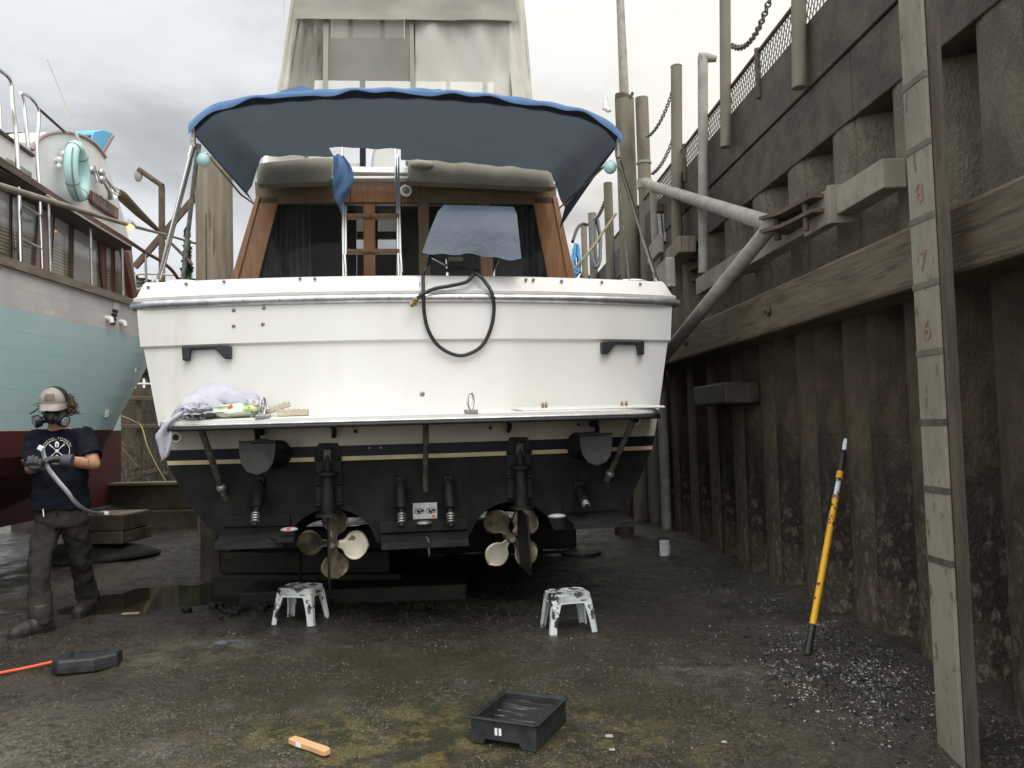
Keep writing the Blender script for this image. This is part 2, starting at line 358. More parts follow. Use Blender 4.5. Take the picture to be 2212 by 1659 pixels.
def text_geo(s, size):
    cu = bpy.data.curves.new('t', 'FONT'); cu.body = s; cu.size = size; cu.align_x = 'CENTER'; cu.align_y = 'CENTER'
    ob = bpy.data.objects.new('t', cu); COL.objects.link(ob)
    dg = bpy.context.evaluated_depsgraph_get(); me = bpy.data.meshes.new_from_object(ob.evaluated_get(dg))
    vs = [v.co.copy() for v in me.vertices]; fs = [tuple(p.vertices) for p in me.polygons]
    bpy.data.objects.remove(ob); bpy.data.curves.remove(cu); bpy.data.meshes.remove(me); return vs, fs
def text_on(mb, s, size, o, ex, ey, mi=0, sx=1):
    vs, fs = text_geo(s, size); o, ex, ey = V(o), V(ex), V(ey); mb.add([o+ex*q.x*sx+ey*q.y for q in vs], fs, mi)
# ================================================================== MOTOR YACHT
TH = R(8.0); c0 = atY(905, 800, 5.4); OB = V((c0.x, 5.4, 0))
EX, EY = V((cos(TH), sin(TH), 0)), V((-sin(TH), cos(TH), 0))
def B(u, v, yl):
    d = ray(u, v); k = (yl+OB.dot(EY)-CAM.dot(EY)*0)/d.dot(EY)
    w = CAM+d*k; q = w-OB; return V((q.dot(EX), yl, w.z))
SAG = .28; HWREF = 1.9
def yt(x): return SAG*(x/HWREF)**2
def BT(u, v, off=0):
    y = 0
    for _ in range(8): p = B(u, v, y+off); y = yt(p.x)
    return p
def toworld(p): return OB+EX*p[0]+EY*p[1]+V((0, 0, p[2]))
yacht = thing('motor_yacht', 'large white flybridge motor yacht standing dry with its stern towards the viewer', 'motor yacht', OB, TH)
# --- hull
HW = [(2.14, 1.885), (1.885, 1.862), (1.878, 1.845), (1.36, 1.745), (1.19, 1.705), (1.10, 1.685), (1.04, 1.65)]
def hw(z): return interp(sorted(HW), z)
BIL = [(0, .535), (1.15, .565), (1.33, .61), (1.44, .70), (1.52, .80), (1.60, .93), (1.65, 1.04)]
PX = [-.60, .615]
def taper(y): return 1 if y < 4 else max(.02, 1-((y-4)/7.5)**2.2)
def zb(x, y=0):
    z = interp(BIL, abs(x))-min(y, 6)*.035*(1-min(1, abs(x)/1.65))
    for p in PX:
        q = abs(x-p)/.30
        if q < 1: z = max(z, .50+.275*sqrt(1-q*q)*max(0, 1-y/1.9))
    return z
NX = 121
xs = [1.65*(-1+2*i/(NX-1)) for i in range(NX)]
mb = MB()
zrows = [2.145, 2.06, 1.97, 1.893, 1.876, 1.75, 1.6, 1.45, 1.36, 1.19, 1.118, 1.09, 1.04]
def zoff(z): return -.022 if z > 1.885 else 0
mi_row = []
rows = []
ss_ = [-1+2*i/48 for i in range(49)]
for z in zrows: rows.append([V((hw(z)*s, yt(hw(z)*s)+zoff(z), z)) for s in ss_])
for i in range(len(rows)-1):
    zm = (zrows[i]+zrows[i+1])/2
    mi = 0 if zm > 1.30 else 1 if zm > 1.19 else 2 if zm > 1.118 else 3 if zm > 1.09 else 4
    mb.grid([rows[i], rows[i+1]], mi)
low = []
for k in range(9): low.append([V((x, yt(x), 1.04+(zb(x)-1.04)*k/8)) for x in xs])
mb.grid(low, 4)
sty = [None, .4, .8, 1.2, 1.6, 1.95, 3, 5, 7, 9, 10.5, 11.4]
bot = []
for y in sty: bot.append([V((x*taper(y or 0), yt(x) if y is None else max(y, yt(x)+.02), zb(x, y or 0))) for x in xs])
mb.grid(bot, 4)
for sgn in (-1, 1):
    for i in range(len(zrows)-1):
        zm = (zrows[i]+zrows[i+1])/2; mi = 0 if zm > 1.19 else 2 if zm > 1.118 else 3 if zm > 1.09 else 4
        ra = []
        for z in (zrows[i], zrows[i+1]):
            ra.append([V((sgn*hw(z)*taper(y or 0), (yt(hw(z))+zoff(z) if y is None else max(y, yt(hw(z))+.02)), z)) for y in sty])
        mb.grid(ra, mi)
hull = mb.build('hull', ['gelcoat', 'gelcoat_shade', 'navy', 'gold_line', 'antifoul'], yacht, smooth=30)
# --- plan path of the gunwale, and things swept along it
def plan(hwid, aft):
    pts = []
    for y in (11, 9, 7, 5, 3, 1.5, .8): pts.append((-hwid*taper(y), y))
    for i in range(41): x = hwid*(-1+i/20); pts.append((x, yt(x)-aft))
    for y in (.8, 1.5, 3, 5, 7, 9, 11): pts.append((hwid*taper(y), y))
    return pts
def sweep(mb, prof, hwid=1.88, aft=.0, mi=0, closed=True):
    pts = plan(hwid, aft); rings = []
    for i, p in enumerate(pts):
        a = V(pts[max(i-1, 0)]); b = V(pts[min(i+1, len(pts)-1)]); d = (b-a).normalized(); n = V((d.y, -d.x))
        k = 1
        if 0 < i < len(pts)-1:
            d1 = (V(p)-a).normalized(); k = 1/max(.75, d1.dot(d))
        rings.append([V((p[0]+n.x*o*k, p[1]+n.y*o*k, z)) for o, z in prof])
    mb.loft(rings, cap=closed, closed=closed, mi=mi)
mb = MB(); sweep(mb, [(.03, 2.205), (.035, 2.222), (.012, 2.235), (-.03, 2.325), (-.045, 2.338), (-.16, 2.338), (-.17, 2.32), (-.17, 1.55), (-.14, 1.55), (-.14, 2.2), (-.05, 2.2)])
mb.build('gunwale_coaming', 'gelcoat', yacht, smooth=50)
mb = MB(); sweep(mb, [(.0, 2.204), (.035, 2.203), (.052, 2.192), (.056, 2.175), (.05, 2.155), (.034, 2.143), (.0, 2.142)])
mb.build('rub_rail', 'alu', yacht, smooth=60)
mb = MB(); mb.box((0, 2.1, 1.53), (3.2, 3.4, .04)); mb.build('cockpit_floor', 'gelcoat_shade', yacht)
# --- bolts
def bolt_proto(r):
    mb = MB(); mb.tube([(0, .004, 0), (0, -.004, 0), (0, -.009, 0), (0, -.011, 0)], [r, r, r*.7, r*.15], 14)
    return mb.build('bolt', 'dull_steel', yacht, smooth=60)
bolts = [(505, 670), (570, 665), (505, 704), (568, 700)]
caps = [(320, 620), (402, 613), (484, 608), (648, 602), (680, 602), (1136, 604), (1152, 604), (1213, 607), (1300, 609), (1383, 613), (1447, 617)]
b0 = None
for i, (u, v) in enumerate(bolts+caps+[(912, 851)]):
    if i in (0, 4): b0 = bolt_proto(.013 if i == 0 else .011); o = b0
    else: o = b0.copy(); COL.objects.link(o)
    p = BT(u, v, -.022 if i < 4 else (.012 if i < 15 else 0)); o.location = p; o.rotation_euler = (0, 0, atan2(p.x*2*SAG/HWREF**2, 1))
    if i == 15: o.scale = (1.6, .6, 1.6)
# small screws on the rub rail
scr = None
for k in range(-7, 8):
    x = k*.24+.05; q = (x, yt(x)-.058, 2.172)
    if scr is None:
        mb = MB(); mb.ell((0, 0, 0), (.006, .004, .006), 10, 6); scr = mb.build('screw', 'dull_steel', yacht); o = scr
    else: o = scr.copy(); COL.objects.link(o)
    o.location = q
# --- black boarding handles
for (ua, va, ub, vb, sg) in ((396, 748, 502, 775, 1), (1296, 738, 1389, 766, -1)):
    a = BT(ua, va); c = BT(ub, vb); x0, x1, zt, zl = a.x, c.x, (a.z+BT(ub, va).z)/2, c.z; h = zt-zl; w = x1-x0
    if sg > 0: P = [(0, 0), (w*.82, 0), (w, -.1*h), (w, -h), (w*.86, -h), (w*.68, -.25*h), (w*.17, -.25*h), (w*.15, -h*1.05), (.02*w, -h*1.05)]
    else: P = [(0, -.1*h), (w*.18, 0), (w, 0), (w*.98, -h*1.05), (w*.85, -h*1.05), (w*.83, -.25*h), (w*.32, -.25*h), (w*.14, -h), (0, -h)]
    mb = MB(); yy = yt((x0+x1)/2); sl = 2*SAG/HWREF**2*(x0+x1)/2
    mb.prism([V((x0+px, yy+sl*(x0+px-(x0+x1)/2)-.05, zt+pz)) for px, pz in P], (0, .06, 0))
    mb.build('boarding_handle', 'rubber', yacht, smooth=0, bevel=.006)
# --- swim platform
mb = MB(); nn = 44; top = []
def pl_half(): return 1.665
ring_o = []
hp = 1.685
for i in range(nn+1):
    x = hp*(-1+2*i/nn); e = abs(x)/hp
    ya = yt(x)-.46 + (.30*((e-.90)/.10)**2.2 if e > .90 else 0)
    ring_o.append((x, ya))
ring_i = [(x, yt(x)+.004) for x, _ in reversed(ring_o)]
plan_ = ring_o+ring_i
zt_, zb_ = 1.405, 1.338
n = len(plan_); drop = lambda k: -.022 if k <= nn else .006
R1 = [V((x, y, zb_+drop(k))) for k, (x, y) in enumerate(plan_)]; R2 = [V((x, y, zt_-.008+drop(k))) for k, (x, y) in enumerate(plan_)]
def shrink(d): return [V((x*(1-d/1.7), y+(d if k <= nn else 0), zt_+drop(k))) for k, (x, y) in enumerate(plan_)]
mb.loft([R1, R2, shrink(.02)])
plat = mb.build('swim_platform', 'gelcoat', yacht, smooth=40)
mb = MB(); mb.tube([(x, y-.002, 1.326) for x, y in ring_o], .014, 10); mb.build('edge_trim', 'rubber', plat, smooth=60)
mb = MB(); mb.tube([(x, y-.003, 1.346) for x, y in ring_o], .0085, 8); mb.build('edge_strip', 'alu', plat, smooth=60)
mb = MB(); mb.box((1.12, yt(1.1)-.24, 1.400), (.98, .36, .016), Matrix.Rotation(R(4.5), 3, 'Z') @ Matrix.Rotation(R(3.2), 3, 'X')); mb.build('hatch', 'gelcoat', plat, smooth=0, bevel=.008)
def PLZ(u, v, z):      # point of a horizontal plane (yacht space)
    w = gnd(u, v, z); q = w-OB; return V((q.dot(EX), q.dot(EY), z))
# lift ring + bracket pair on the platform
for (u, v, tw) in ((592, 893, .9), (1005, 882, .15)):
    x = BT(u, v).x; y = yt(x)-.43
    mb = MB(); mb.box((x, y, 1.388), (.085, .07, .028)); br = mb.build('platform_bracket', 'dull_steel', plat, smooth=0, bevel=.005)
    mb = MB(); a = V((cos(tw), sin(tw), 0)); pts = [V((x, y, 1.405))+a*(.019*cos(t))+V((0, 0, .05+.052*sin(t))) for t in [2*pi*i/24 for i in range(24)]]
    mb.tube(pts, .0075, 8, closed=True); mb.build('latch_loop', 'steel', br, smooth=60)
for u in (1156, 1163, 1319, 1328):
    x = BT(u, 885).x; mb = MB(); mb.ell((x, yt(x)-.30, 1.415), (.010, .018, .028), 12, 8); mb.build('hinge_lug', 'brass', plat, smooth=60)
# platform struts
def strut(p0, p1, clev, r=.021):
    mb = MB(); mb.tube([p0, p1], r, 12); s_ = mb.build('platform_strut', 'strut_dirty', yacht, smooth=60)
    if clev:
        d = (V(p1)-V(p0)).normalized(); mb = MB(); mb.ell(V(p1), (.034, .034, .034), 14, 10); mb.tube([V(p1), V(p1)+d*.06], [.026, .02], 10)
        mb.build('clevis', 'dull_steel', s_, smooth=60)
        mb = MB(); mb.tube([V(p1)+d*.05, V(p1)+d*.06+V((.03, .10, -.10))], .022, 10); mb.build('strut_foot', 'strut_dirty', s_, smooth=60)
strut(B(434, 925, -.22), BT(478, 1053, -.06), True)
strut(B(1368, 908, -.2), BT(1317, 1024, -.06), True)
strut(B(920, 910, -.26), BT(919, 1060, -.03), False, .019)
for (u, va, vb) in ((552, 922, 962), (718, 918, 942), (1095, 908, 930), (1284, 905, 942)):
    p0 = B(u, va, -.12); p1 = BT(u+3, vb, -.03); mb = MB(); mb.tube(spline([p0, lerp(p0, p1, .5)+V((.01, -.02, 0)), p1], 5), .017, 10)
    mb.build('hose_stub', 'rubber', yacht, smooth=60)
# through-hull fittings
for (u, v, r, k) in ((381, 945, .040, 1), (563, 936, .02, 0), (768, 931, .02, 0), (1059, 924, .02, 0), (1249, 917, .02, 0), (1374, 908, .034, 1)):
    p = BT(u, v); mb = MB(); mb.torus(p+V((0, -.006, 0)), (0, 1, 0), r*.78, r*.28, 24, 10); f_ = mb.build('through_hull', 'fiberglass_white' if k else 'gelcoat_shade', yacht, smooth=60)
    mb = MB(); mb.tube([p+V((0, -.003, 0)), p+V((0, -.010, 0))], [r*.62, r*.6], 16); mb.build('port_bore', 'grey_plastic' if k else 'under_black', f_)
# --- exhausts with flaps
for (u, v, du, sg) in ((556, 984, 48, 1), (1288, 966, 42, -1)):
    p = B(u, v, -.24); w = .118
    q = BT(u+sg*du, v-4); mb = MB(); mb.tube([V((q.x, yt(q.x), q.z)), V((q.x-sg*.03, yt(q.x)-.06, q.z)), V((p.x+sg*.02, p.y+.015, p.z+.02))], [.092, .09, .086], 24)
    e_ = mb.build('exhaust_pipe', 'black_fitting', yacht, smooth=50)
    w = .112
    P = [(-w, .075), (-w*.98, .02), (-w*.86, -.05), (-w*.55, -.10), (0, -.122), (w*.55, -.10), (w*.86, -.05), (w*.98, .02), (w, .075)]
    mb = MB(); mb.prism([p+V((x, -.01+z*.10, z)) for x, z in P], (0, .016, 0)); mb.build('exhaust_flap', 'grey_plastic', e_, smooth=0, bevel=.004)
    mb = MB(); mb.box(p+V((0, .03, .085)), (w*2, .07, .016)); mb.build('flap_hood', 'black_fitting', e_, smooth=0, bevel=.003)
    mb = MB(); mb.tube([V((q.x-sg*.12, yt(q.x)-.02, q.z+.13)), V((q.x-sg*.12, yt(q.x)-.03, q.z+.18))], .03, 10); mb.build('sender_cap', 'black_fitting', e_, smooth=60)
# --- rudder gear and propellers
def prop(u, v, angs, bright, yl, rot):
    h = B(u, v, yl); Lb, Wb = .245, .098
    pr = MB(); pr.tube([h+V((0, .12, 0)), h+V((0, .02, 0)), h+V((0, -.05, 0)), h+V((0, -.075, 0))], [.045, .042, .034, .012], 20)
    P_ = pr.build('propeller', 'bronze', yacht, smooth=50)
    mb = MB(); mb.tube([h+V((0, -.07, 0)), h+V((0, -.10, 0))], [.026, .022], 6); mb.build('hub_nut', 'dull_steel', P_)
    mb = MB(); mb.tube([h+V((0, .1, 0)), h+V((0, 2.2, .12))], .02, 10); mb.build('shaft', 'dull_steel', P_, smooth=60)
    for a in angs:
        isb = a == bright; a = R(a); er = V((cos(a), 0, sin(a))); et = V((-sin(a), 0, cos(a))); ea = V((0, 1, 0)); rows = []
        for i in range(25):
            t = i/24; r_ = .035+Lb*t-.035*t
            w = max(Wb*1.10*sqrt(max(0, 1-((t-.585)/.418)**2)), .003)
            if t < .3: w = max(w, .026+.06*t)
            tw = R(40-14*t)*rot; row = []
            for j in range(13):
                s = -1+j/6; d = et*(cos(tw)*s*w)+ea*(sin(tw)*s*w)+er*(r_-.014*s*s*t)
                d += ea*(.012*(1-s*s))
                row.append(h+d)
            rows.append(row)
        mb = MB(); mb.grid(rows); o = mb.build('propeller_blade', 'bronze_polished' if isb else 'bronze', P_, smooth=80)
        sd = o.modifiers.new('s', 'SOLIDIFY'); sd.thickness = .008; sd.offset = 0
        if isb: o['label'] = 'polished bright bronze propeller blade'
prop(719, 1174, (84, -6, -84, 176), -6, .20, 1)
prop(1104, 1161, (132, 228, 46, -46), 228, .20, 1)
def rudder(u, vtop, vbot, vbr, rot):
    p = B(u, vtop, -.05); q = B(u, vbot, -.16)
    g = BT(u+2, (vbr+1085)/2); x = g.x; zt = BT(u, vbr).z; zl = p.z-.01
    mb = MB(); n_ = 10
    P = [(-.085, zl+.03), (-.085, zt-.05), (-.06, zt), (.06, zt), (.085, zt-.05), (.085, zl+.03)]
    mb.prism([V((x+a, yt(x)-.016, b)) for a, b in P], (0, .02, 0)); br = mb.build('rudder_bracket', 'black_fitting', yacht, smooth=0, bevel=.004)
    mb = MB()
    for sx in (-1, 1):
        mb.beam((x+sx*.082, yt(x)-.03, zl+.03), (x+sx*.082, yt(x)-.03, zt-.06), .014, .02)
        for k in (.12, .42, .78): mb.tube([V((x+sx*.045, yt(x)-.03, lerp(zl, zt, k))), V((x+sx*.088, yt(x)-.03, lerp(zl, zt, k)))], .013, 10)
    mb.build('bracket_lugs', 'black_fitting', br, smooth=40)
    mb = MB(); y = -.075+yt(x)
    mb.tube([V((x, y, zl-.01)), V((x, y, zl+.14)), V((x, y, zl+.24)), V((x, y, zl+.25)), V((x, y, zl+.27)), V((x, y, zl+.28)), V((x, y, zt-.16)), V((x, y+.03, zt-.03))],
            [.05, .046, .04, .075, .075, .036, .026, .022], 18); mb.build('rudder_post', 'black_fitting', br, smooth=40)
    mb = MB(); mb.box(V((x, y+.03, zt-.09)), (.05, .07, .10)); mb.build('tiller_arm', 'strut_dirty', br, smooth=0, bevel=.006)
    mb = MB(); mb.tube([V((x, y, zl-.02)), V((x, y, zl+.0))], [.085, .08], 20); mb.build('rudder_palm', 'under_black', br, smooth=40)
    e = V((sin(rot), -cos(rot), 0)); mb = MB(); z0, z1 = q.z, zl-.02
    out = [(.10, z1), (-.18, z1-.03), (-.22, z0+.06), (-.20, z0), (.06, z0+.02), (.12, z0+.2)]
    mb.prism([V((x, y, 0))+e*(-a)+V((0, 0, b))+V((cos(rot), sin(rot), 0))*.006 for a, b in out], V((cos(rot), sin(rot), 0))*-.014)
    mb.build('rudder_blade', 'under_black', yacht, smooth=0, bevel=.004)
rudder(708, 1106, 1268, 957, R(6))
rudder(1119, 1090, 1240, 944, R(5))
# --- trim tabs, actuators, anodes
def tab(x0, x1, z0, z1, l=.30):
    ym = min(yt(x0), yt(x1))
    mb = MB(); mb.prism([V((x0, yt(x0)-.004, z0)), V((x0+.015, ym-l, z1)), V((x1-.015, ym-l, z1)), V((x1, yt(x1)-.004, z0))], (0, 0, -.014)); t_ = mb.build('trim_tab', 'antifoul', yacht, smooth=0, bevel=.003)
    mb = MB(); mb.box(((x0+x1)/2, max(yt(x0), yt(x1))-.03, z0+.045), (x1-x0, .06, .075), Matrix.Rotation(atan2(yt(x1)-yt(x0), x1-x0), 3, 'Z')); mb.build('tab_hinge', 'antifoul', t_, smooth=0, bevel=.004)
    mb = MB(); mb.box(((x0+x1)/2, ym-l, z1-.022), (x1-x0-.03, .012, .035)); mb.build('tab_lip', 'black_fitting', t_, smooth=0)
    return t_
tl = tab(-1.30, -.86, .665, .615); tc_ = tab(-.28, .30, .60, .575); tr = tab(.97, 1.42, .665, .64)
mb = MB(); mb.prism([V((-.99, -.13, .64)), V((-.9, -.30, .63)), V((-.80, -.30, .63)), V((-.82, -.05, .64))], (0, 0, -.02)); mb.build('tab_wing', 'antifoul', tl, smooth=0)
def actuator(u0, v0, u1, v1, tabo, yl=-.16):
    a = BT(u0, v0, -.035); b = B(u1, v1, yl)
    mb = MB(); mb.tube([a+V((0, 0, .05)), a, lerp(a, b, .55), lerp(a, b, .57), b], [.016, .042, .036, .02, .018], 14); k = mb.build('tab_actuator', 'black_fitting', yacht, smooth=40)
    mb = MB(); mb.box(a+V((0, .02, .03)), (.07, .05, .08)); mb.build('actuator_bracket', 'black_fitting', k, smooth=0, bevel=.01)
    mb = MB()
    for t in (.70, .76, .82, .88): mb.torus(lerp(a, b, t), b-a, .022, .006, 14, 6)
    mb.build('bellows', 'dull_steel', k, smooth=60)
actuator(560, 1052, 549, 1138, tl); actuator(865, 1052, 868, 1138, tc_); actuator(969, 1050, 975, 1138, tc_); actuator(1252, 1062, 1270, 1098, tr)
for (u, v, r) in ((625, 1144, .055), (1203, 1115, .06)):
    p = B(u, v, -.22); mb = MB(); mb.ell(p, (r, .04, .016), 24, 8); an = mb.build('anode', 'zinc', yacht, smooth=60); an['label'] = 'small oval zinc anode on a trim tab'
    if u < 700: mb = MB(); mb.box(p+V((0, -.032, .010)), (.022, .02, .014)); mb.build('red_tag', 'red_tag', an, smooth=0)
a, b = BT(892, 1122, -.02), BT(944, 1085, -.02)
w2, h2 = (b.x-a.x), (b.z-a.z); cxx, czz = (a.x+b.x)/2, (a.z+b.z)/2; yy = yt(cxx)-.004
mb = MB(); mb.box((cxx, yy-.012, czz), (w2, .026, h2)); an = mb.build('anode_plate', 'zinc', yacht, smooth=0, bevel=.003)
for sx in (-1, 1):
    ox = cxx+sx*w2*.23; mb = MB(); st = [(w2*.20*max(-1, min(1, 1.6*cos(t)))*.6+.36*w2*.20*cos(t)*.9, h2*.15*sin(t)) for t in [2*pi*i/28 for i in range(28)]]
    mb.tube([V((ox+px, yy-.026, czz+.002+pz)) for px, pz in st], .0035, 6, closed=True); mb.build('slot_rim', 'dull_steel', an, smooth=60)
    mb = MB(); mb.box((ox-.010, yy-.0245, czz+.002), (.014, .004, .014)); mb.box((ox+.016, yy-.0245, czz+.002), (.02, .004, .013)); mb.tube([V((ox, yy-.025, czz-.004)), V((ox, yy-.034, czz-.004))], .008, 6)
    mb.build('slot', 'under_black', an, smooth=0)
mb = MB(); mb.tube([V((cxx+w2*.34, yy-.025, czz-h2*.34)), V((cxx+w2*.34, yy-.028, czz-h2*.34))], .010, 14); mb.build('red_dot', 'red_tag', an)
p = B(918, 1130, -.06); mb = MB(); mb.ell(p+V((-.005, 0, 0)), (.055, .03, .016), 16, 8); mb.build('sonar_fairing', 'dull_steel', yacht, smooth=60)
p = B(921, 1178, -.25); mb = MB(); mb.prism([p+V((-.003, .05, .05)), p+V((.008, -.05, .05)), p+V((.014, -.04, -.05)), p+V((.012, .0, -.075))], (.007, 0, 0)); mb.build('transducer_fin', 'dull_steel', yacht, smooth=0)
for (u, v) in ((798, 968), (823, 967)):
    p = BT(u, v); mb = MB(); mb.ell(p, (.009, .006, .009), 10, 6); mb.build('bonding_stud', 'dull_steel', yacht, smooth=60)
# cleat plates near the hose
for u in (903, 914):
    p = BT(u, 616, .0); mb = MB(); mb.box(p+V((0, 0, 0)), (.022, .012, .05)); mb.build('latch_plate', 'steel', yacht, smooth=0, bevel=.003)
# keel
mb = MB(); mb.prism([V((0, 1.9, .56)), V((0, 2.4, .14)), V((0, 9.5, .12)), V((0, 10.5, .5))], (.14, 0, 0)); mb.build('keel', 'antifoul', yacht, smooth=0)
# --- cabin
YC = 2.2
def CB(u, v, y=YC): return B(u, v, y)
mb = MB()
def quad(mb, pts, y, th, mi=0):
    q = [B(u, v, y) for u, v in pts]; mb.prism(q, (0, th, 0), mi)
def post(name, pts, matn, y=YC, th=.08, par=None, bev=.006):
    mb = MB(); quad(mb, pts, y, th); return mb.build(name, matn, par or yacht, smooth=0, bevel=bev)
def flat(pts, y): return [B(u, v, y) for u, v in pts]
# bulkhead pieces (openings left between them)
post('corner_post', [(500, 612), (556, 612), (604, 425), (553, 425)], 'varnish')
post('corner_post', [(1186, 612), (1240, 612), (1200, 425), (1150, 425)], 'varnish')
post('post_trim', [(496, 612), (512, 612), (562, 425), (552, 425)], 'varnish', YC-.02, .02)
post('post_trim', [(1228, 612), (1245, 612), (1204, 425), (1193, 425)], 'varnish', YC-.02, .02)
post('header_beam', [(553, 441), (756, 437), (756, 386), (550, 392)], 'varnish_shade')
post('header_beam', [(757, 437), (878, 437), (878, 386), (757, 386)], 'varnish')
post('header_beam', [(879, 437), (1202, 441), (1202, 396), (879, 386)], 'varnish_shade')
post('door_post', [(786, 612), (812, 612), (810, 437), (784, 437)], 'varnish', YC+.02)
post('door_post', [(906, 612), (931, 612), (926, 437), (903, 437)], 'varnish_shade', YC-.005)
post('window_post', [(1040, 612), (1068, 612), (1058, 437), (1032, 437)], 'varnish', YC+.02)
# window glass in the aft bulkhead
mb = MB(); mb.prism(flat([(557, 612), (740, 612), (740, 441), (604, 441)], YC+.045), (0, .006, 0)); mb.build('window_pane', 'tinted_glass', yacht, smooth=0)
mb = MB(); mb.prism(flat([(932, 612), (1185, 612), (1150, 441), (927, 441)], YC+.045), (0, .006, 0)); mb.build('window_pane', 'tinted_glass', yacht, smooth=0)
def curtain(u0, u1, v0, v1, y, folds):
    mb = MB(); rows = []
    for k in range(10):
        t = k/9; row = []
        for i in range(folds*6+1):
            s = i/(folds*6); p = B(lerp(u0+ (v1-v0)*.0, u1, s), lerp(v0, v1, t), y); p.y += .035*sin(s*folds*2*pi+.6*sin(t*4+s*9)); p.x += .02*(t-.5)*sin(s*20); row.append(p)
        rows.append(row)
    mb.grid(rows); return mb.build('curtain', 'curtain', yacht, smooth=80)
curtain(572, 672, 440, 618, YC+.16, 8); curtain(1078, 1170, 440, 618, YC+.16, 7)
# cabin shell: side walls, roof, front wall with windows
mb = MB()
zr = 3.70
for sx in (-1, 1): mb.prism([V((sx*1.62, YC+.09, 1.5)), V((sx*1.62, 3.55, 1.5)), V((sx*1.33, 3.55, zr)), V((sx*1.33, YC+.09, zr))], (sx*-.03, 0, 0))
mb.box((0, 2.92, zr+.03), (2.66, 1.3, .05)); mb.box((0, 2.9, 1.52), (3.2, 1.4, .04))
mb.build('cabin_shell', 'cabin_dark', yacht, smooth=0)
mb = MB()
YF = 3.45
for pts in ([(520, 640), (770, 640), (770, 400), (585, 400)], [(858, 640), (1215, 640), (1165, 400), (858, 400)], [(771, 452), (857, 452), (857, 400), (771, 400)], [(771, 515), (857, 515), (857, 500), (771, 500)], [(771, 640), (857, 640), (857, 545), (771, 545)], [(808, 545), (816, 545), (816, 452), (808, 452)]):
    mb.prism(flat(pts, YF), (0, .05, 0))
mb.build('cabin_front', 'cabin_dark', yacht, smooth=0)
mb = MB(); mb.prism(flat([(771, 545), (857, 545), (857, 452), (771, 452)], YF+.02), (0, .006, 0)); mb.build('windscreen', 'tinted_glass', yacht, smooth=0)
# overhanging fascia under the flybridge deck
def fascia(pts):
    q = spline([B(u, v, 1.95) for u, v in pts], 5, True); mb = MB(); mb.prism(q, (0, .14, 0)); return mb.build('fascia_panel', 'vinyl_beige', yacht, smooth=0, bevel=.01)
def rect_round(u0, u1, va, vb, vc, vd, r=9):  # corners tl,tr,br,bl
    return [(u0+2, va+r), (u0+r, va), (lerp(u0, u1, .5), (va+vb)/2-2), (u1-r, vb), (u1-1, vb+r), (u1-1, vc-r), (u1-r, vc), (lerp(u0, u1, .5), (vc+vd)/2), (u0+r, vd), (u0+2, vd-r)]
fascia(rect_round(553, 718, 352, 340, 392, 398)); fascia(rect_round(880, 1197, 345, 362, 405, 392))
post('deck_edge', [(716, 386), (882, 386), (882, 380), (716, 380)], 'fiberglass_white', 1.93, .1)
mb = MB(); mb.box((0, 2.62, 3.72), (2.7, 1.15, .05)); mb.build('flybridge_deck', 'fiberglass_white', yacht, smooth=0)
p = B(877, 412, 2.14); mb = MB(); mb.torus(p, (0, 1, 0), .046, .014, 28, 10); l_ = mb.build('porthole_lamp', 'fiberglass_white', yacht, smooth=60)
mb = MB(); mb.ell(p, (.038, .02, .038), 18, 8); mb.build('lamp_lens', 'vinyl_beige', l_, smooth=60)
p = B(912, 355, 1.94); mb = MB(); mb.ell(p, (.11, .012, .04), 24, 8); mb.build('dome_light', 'canvas_grey', yacht, smooth=60)
# flybridge furniture seen through the gap
mb = MB(); mb.prism(flat([(800, 384), (858, 384), (858, 300), (812, 300), (803, 340)], 2.9), (0, .5, 0)); mb.build('flybridge_seat', 'fiberglass_white', yacht, smooth=0, bevel=.03)
post('seat_stanchion', [(777, 384), (790, 384), (790, 300), (777, 300)], 'navy', 2.8, .05)
post('flybridge_locker', [(735, 384), (780, 384), (780, 352), (735, 352)], 'fiberglass_white', 3.0, .3)
# ladder
YL = 1.72
lad_o = None
for (u0, v0, u1, v1) in ((742, 612, 741, 438), (748, 612, 747, 445), (862, 612, 854, 322), (868, 612, 859, 335), (740, 372, 739, 300)):
    lad = MB(); yl_ = 2.4 if v0 == 372 else YL; lad.tube([B(u0, v0, yl_), B(u1, v1, yl_)], .0135, 10)
    lr_ = lad.build('ladder_rail' if yl_ == YL else 'grab_rail', 'steel', yacht, smooth=60); lad_o = lad_o or lr_
for v in (465, 541): mb = MB(); quad(mb, [(750, v+4), (862, v+4), (862, v-4), (750, v-4)], YL-.03, .10); mb.build('ladder_tread', 'varnish', lad_o, smooth=0, bevel=.006)
for (u, v) in ((745, 560), (866, 560)):
    a, b = B(u, v-10, YL-.02), B(u+3, v+28, YL-.02); mb = MB(); mb.tube([a, b], [.02, .012], 10); mb.build('ladder_hook', 'steel', lad_o, smooth=60)
